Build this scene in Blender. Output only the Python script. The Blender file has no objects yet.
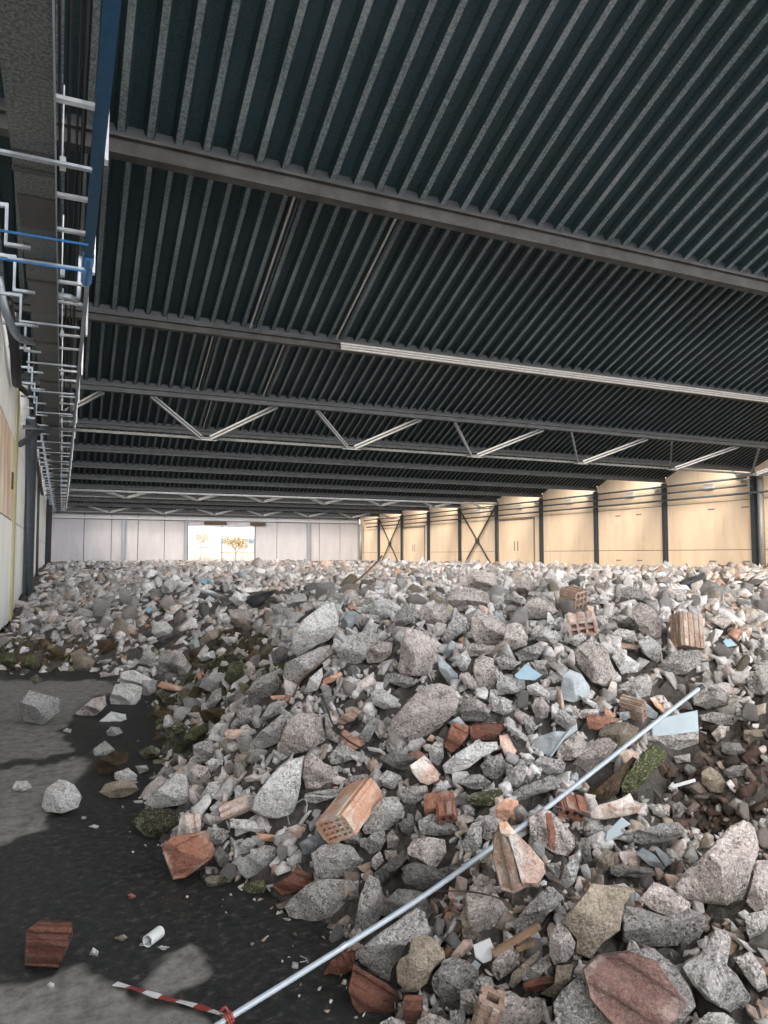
import bpy, bmesh, math, random
import numpy as np
from math import sin, cos, tan, radians, pi, atan, atan2, hypot, sqrt
from mathutils import Vector, Matrix, noise as mnoise

random.seed(7)
RNG = np.random.default_rng(11)
scene = bpy.context.scene
COL = scene.collection

# ------------------------------------------------------------------ camera
F_PX, YAW, PITCH, EYE = 720.0, radians(24.1), atan(43 / 720.0), 1.6
FW = np.array([sin(YAW) * cos(PITCH), cos(YAW) * cos(PITCH), sin(PITCH)])
RT = np.array([cos(YAW), -sin(YAW), 0.0])
UP = np.cross(RT, FW)
EYEP = np.array([0, 0, EYE])
cam_data = bpy.data.cameras.new('camera')
cam_data.sensor_fit = 'VERTICAL'
cam_data.sensor_height = 36.0
cam_data.lens = F_PX / 1024.0 * 36.0
cam_data.clip_end = 500
cam = bpy.data.objects.new('camera', cam_data)
COL.objects.link(cam)
cam.matrix_world = Matrix(((RT[0], UP[0], -FW[0], 0), (RT[1], UP[1], -FW[1], 0), (RT[2], UP[2], -FW[2], EYE), (0, 0, 0, 1)))
scene.camera = cam

# ------------------------------------------------------------------ world, sun, exposure
world = bpy.data.worlds.new('overcast_sky')
scene.world = world
world.use_nodes = True
bg = world.node_tree.nodes['Background']
bg.inputs['Color'].default_value = (0.95, 0.97, 1.0, 1)
bg.inputs['Strength'].default_value = 1.0
sun_d = bpy.data.lights.new('sun', 'SUN')
sun_d.energy = 1.6
sun_d.angle = radians(35)
sun_d.color = (1.0, 0.86, 0.68)
sun = bpy.data.objects.new('sun', sun_d)
COL.objects.link(sun)
sun.rotation_euler = Vector((-0.62, -0.62, 0.60)).to_track_quat('Z', 'Y').to_euler()
vs = scene.view_settings
vs.view_transform = 'Standard'
vs.look = 'None'
vs.gamma = 1.0
vs.use_curve_mapping = False
vs.exposure = 2.55


# ------------------------------------------------------------------ helpers
def ray(px, py):
    return FW + RT * (px - 384) / F_PX - UP * (py - 512) / F_PX

def at_d(px, py, d):
    return EYEP + ray(px, py) * d

def at_plane(px, py, axis, val):
    v = ray(px, py)
    return EYEP + v * (val - EYEP[axis]) / v[axis]

def link(o, parent=None):
    COL.objects.link(o)
    if parent is not None:
        o.parent = parent
    return o

def mesh_obj(name, verts, faces, mats, parent=None, origin=None, smooth=False, fm=None, sharp=None):
    me = bpy.data.meshes.new(name)
    verts = np.asarray(verts, float)
    if origin is not None:
        verts = verts - np.asarray(origin, float)
    me.from_pydata(verts.tolist(), [], [list(map(int, f)) for f in faces])
    for m in (mats if isinstance(mats, (list, tuple)) else [mats]):
        me.materials.append(m)
    if fm is not None:
        me.polygons.foreach_set('material_index', np.asarray(fm, np.int32))
    if smooth:
        me.polygons.foreach_set('use_smooth', np.ones(len(me.polygons), bool))
        if sharp:
            me.set_sharp_from_angle(angle=radians(sharp))
    me.update()
    o = bpy.data.objects.new(name, me)
    if origin is not None and parent is None:
        o.location = origin
    return link(o, parent)

def tag(o, label, cat, group=None):
    o['label'] = label
    o['category'] = cat
    if group:
        o['group'] = group
    return o

def struct(o, label=None):
    o['kind'] = 'structure'
    if label:
        o['label'] = label
    return o

def empty(name, loc=(0, 0, 0)):
    o = bpy.data.objects.new(name, None)
    o.empty_display_size = 0.1
    o.location = loc
    return link(o)

class MB:
    """collects boxes and tubes of ONE part"""
    def __init__(self):
        self.v, self.f = [], []
    def add(self, v, f):
        b = len(self.v)
        self.v += [tuple(p) for p in v]
        self.f += [[i + b for i in q] for q in f]
        return self
    def box(self, lo, hi):
        x0, y0, z0 = lo
        x1, y1, z1 = hi
        v = [(x0, y0, z0), (x1, y0, z0), (x1, y1, z0), (x0, y1, z0), (x0, y0, z1), (x1, y0, z1), (x1, y1, z1), (x0, y1, z1)]
        return self.add(v, [[0, 3, 2, 1], [4, 5, 6, 7], [0, 1, 5, 4], [1, 2, 6, 5], [2, 3, 7, 6], [3, 0, 4, 7]])
    def obox(self, c, ax, half):
        c = np.asarray(c, float)
        ax = [np.asarray(a, float) for a in ax]
        v = [c + ax[0] * half[0] * i + ax[1] * half[1] * j + ax[2] * half[2] * k for k in (-1, 1) for i, j in ((-1, -1), (1, -1), (1, 1), (-1, 1))]
        return self.add(v, [[0, 3, 2, 1], [4, 5, 6, 7], [0, 1, 5, 4], [1, 2, 6, 5], [2, 3, 7, 6], [3, 0, 4, 7]])
    def bar(self, a, b, w, h, up=(0, 0, 1)):
        a, b = np.asarray(a, float), np.asarray(b, float)
        d = b - a
        L = np.linalg.norm(d)
        d = d / L
        s = np.cross(d, up)
        if np.linalg.norm(s) < 1e-4:
            s = np.cross(d, (1, 0, 0))
        s /= np.linalg.norm(s)
        t = np.cross(s, d)
        return self.obox((a + b) / 2, (d, s, t), (L / 2, w / 2, h / 2))
    def tube(self, pts, r, n=8, closed_ends=True):
        pts = [np.asarray(p, float) for p in pts]
        rs = r if isinstance(r, (list, tuple)) else [r] * len(pts)
        prev = None
        v, f = [], []
        for i, p in enumerate(pts):
            d = pts[min(i + 1, len(pts) - 1)] - pts[max(i - 1, 0)]
            d = d / (np.linalg.norm(d) + 1e-9)
            if prev is None:
                s = np.cross(d, (0, 0, 1))
                if np.linalg.norm(s) < 1e-3:
                    s = np.cross(d, (1, 0, 0))
            else:
                s = prev - d * (prev @ d)
            s = s / np.linalg.norm(s)
            prev = s
            t = np.cross(d, s)
            for k in range(n):
                a = 2 * pi * k / n
                v.append(p + (s * cos(a) + t * sin(a)) * rs[i])
        for i in range(len(pts) - 1):
            for k in range(n):
                k2 = (k + 1) % n
                f.append([i * n + k, i * n + k2, (i + 1) * n + k2, (i + 1) * n + k])
        if closed_ends:
            f.append(list(range(n))[::-1])
            f.append([(len(pts) - 1) * n + k for k in range(n)])
        return self.add(v, f)
    def build(self, name, mat, parent=None, origin=None, smooth=False, sharp=None):
        if parent is not None and origin is None:
            origin = tuple(parent.location) if parent.parent is None else tuple(Vector(parent.parent.location) + Vector(parent.location))
            return mesh_obj(name, self.v, self.f, mat, parent, origin, smooth, sharp=sharp)
        return mesh_obj(name, self.v, self.f, mat, parent, origin, smooth, sharp=sharp)

def curve_pts(ctrl, n=24):
    """Catmull-Rom through control points"""
    P = [np.asarray(p, float) for p in ctrl]
    P = [2 * P[0] - P[1]] + P + [2 * P[-1] - P[-2]]
    out = []
    seg = len(P) - 3
    per = max(2, n // seg)
    for i in range(seg):
        for k in range(per):
            t = k / per
            a, b, c, d = P[i:i + 4]
            out.append(0.5 * ((2 * b) + (c - a) * t + (2 * a - 5 * b + 4 * c - d) * t * t + (3 * b - a - 3 * c + d) * t ** 3))
    out.append(P[-2])
    return out


# ------------------------------------------------------------------ materials
def nodes_of(m):
    m.use_nodes = True
    nt = m.node_tree
    return nt, nt.nodes['Principled BSDF']

def ramp_node(nt, stops, interp='LINEAR'):
    r = nt.nodes.new('ShaderNodeValToRGB')
    r.color_ramp.interpolation = interp
    e = r.color_ramp.elements
    while len(e) < len(stops):
        e.new(0.5)
    for el, (p, c) in zip(e, stops):
        el.position = p
        el.color = (*c, 1)
    return r

def noise_node(nt, vec, scale, detail=5, rough=0.6):
    n = nt.nodes.new('ShaderNodeTexNoise')
    n.inputs['Scale'].default_value = scale
    n.inputs['Detail'].default_value = detail
    n.inputs['Roughness'].default_value = rough
    if vec is not None:
        nt.links.new(vec, n.inputs['Vector'])
    return n

def mix_node(nt, fac, a, b, mode='MIX'):
    m = nt.nodes.new('ShaderNodeMix')
    m.data_type = 'RGBA'
    m.blend_type = mode
    for s, val in ((m.inputs[0], fac), (m.inputs[6], a), (m.inputs[7], b)):
        if isinstance(val, (int, float)):
            s.default_value = val
        elif isinstance(val, tuple):
            s.default_value = (*val[:3], 1)
        else:
            nt.links.new(val, s)
    return m.outputs[2]

def map_range(nt, val, a, b, c=0.0, d=1.0):
    m = nt.nodes.new('ShaderNodeMapRange')
    m.inputs[1].default_value, m.inputs[2].default_value, m.inputs[3].default_value, m.inputs[4].default_value = a, b, c, d
    nt.links.new(val, m.inputs[0])
    return m.outputs[0]

def bump(nt, bsdf, h, strength=0.5, dist=0.01):
    b = nt.nodes.new('ShaderNodeBump')
    b.inputs['Strength'].default_value = strength
    b.inputs['Distance'].default_value = dist
    nt.links.new(h, b.inputs['Height'])
    nt.links.new(b.outputs[0], bsdf.inputs['Normal'])

def plain(name, col, rough=0.6, metal=0.0, spec=None, nz=0.15, scale=12, bmp=0.0):
    """paint / metal with slight mottling"""
    m = bpy.data.materials.new(name)
    nt, b = nodes_of(m)
    tc = nt.nodes.new('ShaderNodeTexCoord')
    n = noise_node(nt, tc.outputs['Object'], scale)
    r = ramp_node(nt, [(0.3, tuple(c * (1 - nz) for c in col)), (0.7, tuple(min(1, c * (1 + nz)) for c in col))])
    nt.links.new(n.outputs[0], r.inputs[0])
    nt.links.new(r.outputs[0], b.inputs['Base Color'])
    b.inputs['Roughness'].default_value = rough
    b.inputs['Metallic'].default_value = metal
    if bmp:
        bump(nt, b, n.outputs[0], bmp, 0.01)
    return m

def rubble_mat(name, lo, hi, speck=0.5, second=None, second_amt=0.5, second_scale=5, bstr=0.6, dark=(0.05, 0.048, 0.046), vary=0.35):
    """broken concrete / brick: mottled, speckled with aggregate, rough"""
    m = bpy.data.materials.new(name)
    nt, b = nodes_of(m)
    tc = nt.nodes.new('ShaderNodeTexCoord')
    oi = nt.nodes.new('ShaderNodeObjectInfo')
    off = nt.nodes.new('ShaderNodeVectorMath')
    off.operation = 'ADD'
    nt.links.new(tc.outputs['Object'], off.inputs[0])
    sc = nt.nodes.new('ShaderNodeVectorMath')
    sc.operation = 'SCALE'
    sc.inputs[0].default_value = (7.3, 3.1, 5.7)
    nt.links.new(oi.outputs['Random'], sc.inputs['Scale'])
    nt.links.new(sc.outputs[0], off.inputs[1])
    vec = off.outputs[0]
    n1 = noise_node(nt, vec, 9, 6, 0.65)
    r1 = ramp_node(nt, [(0.32, lo), (0.68, hi)])
    nt.links.new(n1.outputs[0], r1.inputs[0])
    col = r1.outputs[0]
    if second is not None:
        n3 = noise_node(nt, vec, second_scale, 4, 0.6)
        f = map_range(nt, n3.outputs[0], 0.62 - second_amt * 0.3, 0.70 - second_amt * 0.3)
        col = mix_node(nt, f, col, second)
    # aggregate specks, dark pits and pale grains
    n2 = noise_node(nt, vec, 60, 4, 0.8)
    fd = map_range(nt, n2.outputs[0], 0.49, 0.38, 0, min(1.0, speck * 1.35))
    col = mix_node(nt, fd, col, dark)
    n6 = noise_node(nt, vec, 22, 3, 0.6)
    fp = map_range(nt, n6.outputs[0], 0.43, 0.33, 0, speck)
    col = mix_node(nt, fp, col, dark)
    n4 = noise_node(nt, vec, 110, 2, 0.6)
    fl = map_range(nt, n4.outputs[0], 0.53, 0.62, 0, speck)
    col = mix_node(nt, fl, col, tuple(min(1, c * 1.45) for c in hi))
    # each lump a little lighter or darker
    v = map_range(nt, oi.outputs['Random'], 0, 1, 1 - vary, 1 + vary * 0.45)
    hs = nt.nodes.new('ShaderNodeHueSaturation')
    nt.links.new(v, hs.inputs['Value'])
    nt.links.new(col, hs.inputs['Color'])
    nt.links.new(hs.outputs[0], b.inputs['Base Color'])
    b.inputs['Roughness'].default_value = 0.93
    b.inputs['Specular IOR Level'].default_value = 0.25
    ad = nt.nodes.new('ShaderNodeMath')
    ad.operation = 'MULTIPLY_ADD'
    nt.links.new(n2.outputs[0], ad.inputs[0])
    ad.inputs[1].default_value = 0.45
    n5 = noise_node(nt, vec, 24, 4, 0.7)
    nt.links.new(n5.outputs[0], ad.inputs[2])
    bump(nt, b, ad.outputs[0], min(1.0, bstr * 1.6), 0.05)
    return m

MAT = {}
MAT['c'] = rubble_mat('concrete_grey', (0.30, 0.278, 0.263), (0.53, 0.50, 0.478), 0.6)
MAT['p'] = rubble_mat('concrete_pinkish', (0.36, 0.305, 0.28), (0.60, 0.535, 0.505), 0.55)
MAT['w'] = rubble_mat('concrete_pale', (0.46, 0.445, 0.43), (0.68, 0.665, 0.65), 0.45)
MAT['d'] = rubble_mat('concrete_dark', (0.13, 0.125, 0.12), (0.26, 0.25, 0.235), 0.45)
MAT['t'] = rubble_mat('concrete_tan', (0.23, 0.19, 0.145), (0.40, 0.335, 0.265), 0.35)
MAT['s'] = rubble_mat('slate_grey', (0.22, 0.245, 0.26), (0.36, 0.385, 0.40), 0.12, bstr=0.25)
MAT['m'] = rubble_mat('mossy_concrete', (0.18, 0.165, 0.12), (0.38, 0.355, 0.29), 0.4, (0.060, 0.062, 0.024), 0.75, 7)
MAT['g'] = rubble_mat('green_moss_concrete', (0.12, 0.122, 0.065), (0.27, 0.27, 0.18), 0.4, (0.065, 0.075, 0.028), 0.9, 10)
MAT['o'] = rubble_mat('brown_wet_rubble', (0.075, 0.046, 0.030), (0.16, 0.10, 0.065), 0.4, (0.06, 0.05, 0.02), 0.6, 7)
MAT['b'] = rubble_mat('brick_red', (0.21, 0.088, 0.058), (0.33, 0.155, 0.108), 0.3, (0.36, 0.25, 0.20), 0.25, 8, 0.35, vary=0.3)
MAT['r'] = rubble_mat('brick_dark_red', (0.10, 0.042, 0.030), (0.18, 0.078, 0.054), 0.3, (0.10, 0.06, 0.04), 0.4, 8, 0.35, vary=0.2)
MAT['k'] = rubble_mat('brick_pale', (0.46, 0.30, 0.24), (0.64, 0.47, 0.40), 0.25, (0.62, 0.56, 0.52), 0.5, 6, 0.35, vary=0.25)
MAT['q'] = rubble_mat('brick_brown', (0.24, 0.165, 0.125), (0.38, 0.27, 0.21), 0.25, (0.40, 0.33, 0.28), 0.3, 6, 0.35, vary=0.2)
MAT['a'] = rubble_mat('brick_orange', (0.44, 0.235, 0.155), (0.58, 0.35, 0.25), 0.2, (0.56, 0.46, 0.39), 0.35, 6, 0.3, vary=0.15)

M_STEEL = plain('galvanised_steel', (0.34, 0.37, 0.40), 0.45, 0.6)
M_WHITE_STEEL = plain('pale_painted_steel', (0.48, 0.49, 0.50), 0.5)
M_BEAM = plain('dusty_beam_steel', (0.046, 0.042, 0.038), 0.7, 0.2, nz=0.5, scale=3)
M_DARK_STEEL = plain('dark_steel', (0.045, 0.055, 0.065), 0.55, 0.2, nz=0.3)
M_BLUE = plain('blue_paint', (0.008, 0.050, 0.105), 0.35, nz=0.25)
M_BLUE_BRIGHT = plain('bright_blue_paint', (0.015, 0.13, 0.33), 0.35, nz=0.1)
M_BLACK = plain('black_plastic', (0.015, 0.016, 0.018), 0.5)
M_TRAY = plain('pale_tray', (0.34, 0.31, 0.28), 0.5, 0.2)
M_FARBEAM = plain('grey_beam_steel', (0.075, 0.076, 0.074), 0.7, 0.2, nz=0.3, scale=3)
M_BRACE = plain('brace_steel', (0.22, 0.22, 0.22), 0.5, 0.3)
M_TILE = plain('pale_blue_tile', (0.36, 0.42, 0.45), 0.35, nz=0.08)
M_BLUE_TILE = plain('blue_tile', (0.24, 0.35, 0.42), 0.4, nz=0.1)
M_POLE = plain('grey_blue_pole', (0.32, 0.36, 0.40), 0.4, 0.1, nz=0.08)
M_WHITE = plain('white_plastic', (0.52, 0.53, 0.53), 0.4, nz=0.06)
M_RED = plain('red_plastic', (0.22, 0.035, 0.03), 0.45)
M_RUST = plain('rusty_steel', (0.10, 0.06, 0.04), 0.8, 0.3, nz=0.4)
M_WOOD = plain('brown_wood', (0.20, 0.125, 0.08), 0.8, nz=0.35, scale=30)

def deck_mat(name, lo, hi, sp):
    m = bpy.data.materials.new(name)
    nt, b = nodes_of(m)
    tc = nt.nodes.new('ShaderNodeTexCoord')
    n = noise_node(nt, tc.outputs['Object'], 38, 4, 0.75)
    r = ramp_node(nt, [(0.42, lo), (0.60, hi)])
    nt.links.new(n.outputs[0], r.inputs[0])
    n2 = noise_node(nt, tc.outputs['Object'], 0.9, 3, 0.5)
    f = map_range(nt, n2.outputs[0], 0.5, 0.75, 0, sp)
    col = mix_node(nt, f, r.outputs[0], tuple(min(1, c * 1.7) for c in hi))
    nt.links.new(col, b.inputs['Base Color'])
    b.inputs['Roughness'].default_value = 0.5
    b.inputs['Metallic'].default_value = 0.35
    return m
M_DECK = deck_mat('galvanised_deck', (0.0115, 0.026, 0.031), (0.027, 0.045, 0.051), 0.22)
M_RIB = deck_mat('lit_worn_deck_rib', (0.065, 0.08, 0.085), (0.19, 0.205, 0.205), 0.4)  # same sheet as the deck: worn speckle, plus light on the flanges painted in

def wall_mat(name, lo, hi, stain, amt, sc=1.0):
    m = bpy.data.materials.new(name)
    nt, b = nodes_of(m)
    tc = nt.nodes.new('ShaderNodeTexCoord')
    mp = nt.nodes.new('ShaderNodeMapping')
    mp.inputs['Scale'].default_value = (1, 1, 0.22)
    nt.links.new(tc.outputs['Object'], mp.inputs[0])
    n = noise_node(nt, mp.outputs[0], 1.3 * sc, 7, 0.65)
    r = ramp_node(nt, [(0.3, lo), (0.7, hi)])
    nt.links.new(n.outputs[0], r.inputs[0])
    n2 = noise_node(nt, mp.outputs[0], 3.2 * sc, 5, 0.6)
    f = map_range(nt, n2.outputs[0], 0.58, 0.78, 0, amt)
    col = mix_node(nt, f, r.outputs[0], stain)
    nt.links.new(col, b.inputs['Base Color'])
    b.inputs['Roughness'].default_value = 0.85
    n3 = noise_node(nt, tc.outputs['Object'], 40, 3)
    bump(nt, b, n3.outputs[0], 0.15, 0.01)
    return m
M_WALL_R = wall_mat('cream_panel', (0.63, 0.48, 0.345), (0.75, 0.61, 0.47), (0.47, 0.33, 0.21), 0.6)
M_WALL_B = wall_mat('white_panel', (0.39, 0.37, 0.385), (0.47, 0.45, 0.465), (0.55, 0.53, 0.52), 0.3)
M_WALL_L = wall_mat('stained_panel', (0.66, 0.65, 0.61), (0.82, 0.81, 0.78), (0.50, 0.42, 0.26), 0.6)
M_LICHEN = wall_mat('yellow_lichen', (0.32, 0.30, 0.12), (0.50, 0.48, 0.28), (0.20, 0.18, 0.08), 0.7)
M_RUSTSTAIN = wall_mat('rust_stain', (0.36, 0.17, 0.05), (0.80, 0.74, 0.64), (0.22, 0.08, 0.02), 1.0, 1.6)


# ================================================================== SETTING
XL, XR, YB = -1.0, 30.4, 74.6
S_BAY, BEAM_Z, SLOPE = 5.6, 5.66, 0.44
YBEAM = [7.42 + S_BAY * (k - 1) for k in range(0, 14)]      # valley beams, [0] is behind the top edge of the view
DECK_LOW = BEAM_Z + 0.15
DECK_HIGH = DECK_LOW + SLOPE * S_BAY
Y_FRONT = YBEAM[0] - S_BAY

def px_x(px, Y):
    """world X of image column px on the plane at depth Y (at horizon height)"""
    return Y * tan(YAW + atan((px - 384) / F_PX))

def in_poly(x, y, poly):
    c = False
    n = len(poly)
    for i in range(n):
        x1, y1 = poly[i]
        x2, y2 = poly[(i + 1) % n]
        if (y1 > y) != (y2 > y) and x < (x2 - x1) * (y - y1) / (y2 - y1) + x1:
            c = not c
    return c

# ---- floor: concrete slab with dark wet stains
DRY = [[(-60, 682), (110, 680), (118, 690), (88, 700), (70, 722), (60, 735), (75, 748), (95, 750), (88, 770), (70, 785), (66, 795), (40, 830), (0, 845), (-60, 860)],
       [(-40, 975), (0, 978), (23, 987), (58, 985), (78, 956), (94, 964), (86, 975), (117, 983), (140, 999), (211, 1014), (200, 1060), (-40, 1060)],
       [(139, 979), (168, 958), (191, 949), (213, 964), (215, 975), (195, 991), (168, 995), (148, 989)]]
STREAK = [[(-60, 767), (0, 763), (40, 757), (90, 751), (90, 756), (45, 764), (0, 769), (-60, 774)]]
fl = lambda polys: [[tuple(at_plane(a, b, 2, 0.0)[:2]) for a, b in p] for p in polys]
DRYW, STRW = fl(DRY), fl(STREAK)
xs = list(np.arange(XL, 2.0, 0.04)) + [2.0, 3, 5, 8, 12, 18, 24, XR]
ys = [Y_FRONT, 0, 1.5] + list(np.arange(2.0, 5.0, 0.04)) + list(np.arange(5.0, 12, 0.10)) + [12, 14, 18, 24, 32, 42, 55, YB]
fv, wet = [], []
for y in ys:
    for x in xs:
        fv.append((x, y, 0))
        w = 1.0 if y < 14 else 0.4
        if x < 2 and 1.9 < y < 12.1:
            j = 0.05 * y / 4
            jx = x + j * mnoise.noise(Vector((x * 5, y * 5, 0))) + 0.4 * j * mnoise.noise(Vector((x * 17, y * 17, 3)))
            jy = y + 2 * j * mnoise.noise(Vector((x * 5, y * 5, 9))) + j * mnoise.noise(Vector((x * 17, y * 17, 5)))
            w = 0.0
            for sx, sy in ((0, 0), (1, 0), (-1, 0), (0, 1), (0, -1)):
                qx, qy = jx + sx * j * 0.7, jy + sy * j * 1.2
                w += 0.2 * (0.0 if any(in_poly(qx, qy, p) for p in DRYW) and not any(in_poly(qx, qy, p) for p in STRW) else 1.0)
        wet.append(w)
nx = len(xs)
ff = [[j * nx + i, j * nx + i + 1, (j + 1) * nx + i + 1, (j + 1) * nx + i] for j in range(len(ys) - 1) for i in range(nx - 1)]

def floor_mat():
    m = bpy.data.materials.new('stained_concrete_floor')
    nt, b = nodes_of(m)
    tc = nt.nodes.new('ShaderNodeTexCoord')
    at = nt.nodes.new('ShaderNodeAttribute')
    at.attribute_name = 'wet'
    n = noise_node(nt, tc.outputs['Object'], 4, 8, 0.7)
    dry = ramp_node(nt, [(0.36, (0.075, 0.07, 0.064)), (0.5, (0.15, 0.143, 0.132)), (0.66, (0.23, 0.22, 0.205))])
    nd = noise_node(nt, tc.outputs['Object'], 11, 10, 0.8)
    nt.links.new(nd.outputs[0], dry.inputs[0])
    n2 = noise_node(nt, tc.outputs['Object'], 22, 6, 0.7)
    wetr = ramp_node(nt, [(0.40, (0.008, 0.010, 0.011)), (0.56, (0.022, 0.022, 0.021)), (0.70, (0.075, 0.070, 0.062))])
    nt.links.new(n2.outputs[0], wetr.inputs[0])
    ad = nt.nodes.new('ShaderNodeMath')
    ad.operation = 'MULTIPLY_ADD'
    nt.links.new(n2.outputs[0], ad.inputs[0])
    ad.inputs[1].default_value = 0.7
    ad2 = nt.nodes.new('ShaderNodeMath')
    ad2.operation = 'SUBTRACT'
    nt.links.new(at.outputs['Fac'], ad2.inputs[0])
    ad2.inputs[1].default_value = 0.35
    nt.links.new(ad2.outputs[0], ad.inputs[2])
    f = map_range(nt, ad.outputs[0], 0.22, 0.68)
    col = mix_node(nt, f, dry.outputs[0], wetr.outputs[0])
    nt.links.new(col, b.inputs['Base Color'])
    rg = map_range(nt, f, 0, 1, 0.9, 0.62)
    nt.links.new(rg, b.inputs['Roughness'])
    b.inputs['Specular IOR Level'].default_value = 0.3
    n3 = noise_node(nt, tc.outputs['Object'], 60, 4, 0.7)
    bump(nt, b, n3.outputs[0], 0.35, 0.012)
    return m
floor = struct(mesh_obj('floor', fv, ff, floor_mat()), 'grey concrete slab floor with dark wet stains')
wa = floor.data.attributes.new('wet', 'FLOAT', 'POINT')
wa.data.foreach_set('value', np.array(wet, np.float32))

# ---- roof: sawtooth of corrugated decks, every bay falling away from the viewer, open north lights above each valley
ceiling = struct(empty('ceiling', (15, 35, DECK_LOW)), 'dark corrugated metal sawtooth roof')
PITCH_RIB, RIB_H = 0.281, 0.085
prof, pm = [], []
x = XL
while x < XR:
    prof += [(x, 0), (x + 0.068, 0), (x + 0.105, RIB_H), (x + 0.244, RIB_H)]
    x += PITCH_RIB
prof.append((x, 0))
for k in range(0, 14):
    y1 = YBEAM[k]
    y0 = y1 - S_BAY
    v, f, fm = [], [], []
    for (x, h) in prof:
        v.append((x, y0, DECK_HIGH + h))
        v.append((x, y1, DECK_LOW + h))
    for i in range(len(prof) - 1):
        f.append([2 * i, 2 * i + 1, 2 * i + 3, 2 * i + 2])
        fm.append(1 if i % 4 == 0 else 0)  # rib undersides get the tone with the light painted in
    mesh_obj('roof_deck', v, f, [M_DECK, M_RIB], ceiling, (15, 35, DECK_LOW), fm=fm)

# ---- right wall: cream panels between dark columns
wr = struct(MB().box((XR + 0.12, Y_FRONT, 0), (XR + 0.2, YB, DECK_LOW)).build('wall_right', M_DARK_STEEL), 'cream concrete panel wall on the right')

def bay_panel(parent, xa, xb, ya, yb, za, zb, zc, mat, name='panel'):
    """slab panel, top edge from zb at ya to zc at yb"""
    v = [(xa, ya, za), (xb, ya, za), (xb, yb, za), (xa, yb, za), (xa, ya, zb), (xb, ya, zb), (xb, yb, zc), (xa, yb, zc)]
    return mesh_obj(name, v, [[0, 3, 2, 1], [4, 5, 6, 7], [0, 1, 5, 4], [1, 2, 6, 5], [2, 3, 7, 6], [3, 0, 4, 7]], mat, parent, tuple(parent.location))

J1, J2 = 1.86, 4.3
DOOR_BAYS = {8: 'door_1', 11: 'door_2'}
for k in range(0, 14):
    y0, y1 = YBEAM[k] - S_BAY + 0.02, min(YBEAM[k], YB) - 0.02
    if k not in DOOR_BAYS:
        if k == 6:                                        # bay with an upright joint
            ym = px_x(616, 1)
            ym = XR / px_x(616, 1)
            for a, b in ((y0, ym - 0.02), (ym + 0.02, y1)):
                bay_panel(wr, XR, XR + 0.13, a, b, 0, J1 - 0.015, J1 - 0.015, M_WALL_R)
                bay_panel(wr, XR, XR + 0.13, a, b, J1 + 0.015, J2 - 0.015, J2 - 0.015, M_WALL_R)
        else:
            bay_panel(wr, XR, XR + 0.13, y0, y1, 0, J1 - 0.015, J1 - 0.015, M_WALL_R)
            bay_panel(wr, XR, XR + 0.13, y0, y1, J1 + 0.015, J2 - 0.015, J2 - 0.015, M_WALL_R)
    else:
        bay_panel(wr, XR, XR + 0.13, y0, y0 + 0.9, 0, J2 - 0.015, J2 - 0.015, M_WALL_R)
        dr = struct(empty(DOOR_BAYS[k], (XR, (y0 + y1) / 2, 0)), 'tall double sliding door in the cream wall')
        fr = MB()
        fr.box((XR - 0.06, y0 + 0.92, J2 - 0.12), (XR + 0.1, y1, J2 - 0.02))
        fr.box((XR - 0.06, y0 + 0.92, 0), (XR + 0.1, y0 + 1.0, J2 - 0.12))
        fr.box((XR - 0.06, y1 - 0.08, 0), (XR + 0.1, y1, J2 - 0.12))
        fr.build('door_frame', M_BRACE, dr)
        ym = (y0 + 1.0 + y1 - 0.08) / 2
        for a, b in ((y0 + 1.02, ym - 0.03), (ym + 0.03, y1 - 0.1)):
            lf = MB().box((XR, a, 0.05), (XR + 0.08, b, J2 - 0.14)).build('door_leaf', M_WALL_R, dr)
            MB().box((XR - 0.03, b - 0.25 if a < ym - 1 else a + 0.12, 1.9), (XR, b - 0.2 if a < ym - 1 else a + 0.17, 2.6)).build('handle', M_DARK_STEEL, lf)
    ztop = lambda y: DECK_LOW + SLOPE * (YBEAM[k] - y) - 0.01
    bay_panel(wr, XR, XR + 0.13, y0, y1, J2 + 0.015, ztop(y0), ztop(y1), M_WALL_R)
# small lifting pockets cast in the nearest visible panels
for yy in (23.0 + 1.6, 23.0 + 3.6, 30.2 + 1.5, 30.2 + 3.2):
    for zz in (1.25, 3.9):
        MB().box((XR - 0.012, yy, zz), (XR + 0.01, yy + 0.42, zz + 0.07)).build('lifting_pocket', M_BRACE, wr)

# ---- left wall
wl = struct(MB().box((XL - 0.2, Y_FRONT, 0), (XL - 0.12, YB, DECK_LOW)).build('wall_left', M_DARK_STEEL), 'stained pale concrete panel wall on the left')
for k in range(0, 14):
    y0, y1 = YBEAM[k] - S_BAY + 0.02, min(YBEAM[k], YB) - 0.02
    ztop = lambda y: DECK_LOW + SLOPE * (YBEAM[k] - y) - 0.01
    if k == 3:
        y1 -= 0.9
        bay_panel(wl, XL - 0.12, XL + 0.03, y1 + 0.02, y1 + 0.86, 0, ztop(y1), ztop(y1 + 0.86), M_LICHEN, 'lichen_panel')
    bay_panel(wl, XL - 0.13, XL, y0, y1, 0, 2.33, 2.33, M_WALL_L)
    bay_panel(wl, XL - 0.13, XL, y0, y1, 2.36, 4.10, 4.10, M_RUSTSTAIN if k in (3,) else M_WALL_L)
    bay_panel(wl, XL - 0.13, XL, y0, y1, 4.13, ztop(y0), ztop(y1), M_WALL_L)
MB().box((XL, 17.0, 3.0), (XL + 0.03, 17.25, 3.35)).build('anchor_plate', M_RUST, wl)

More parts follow.
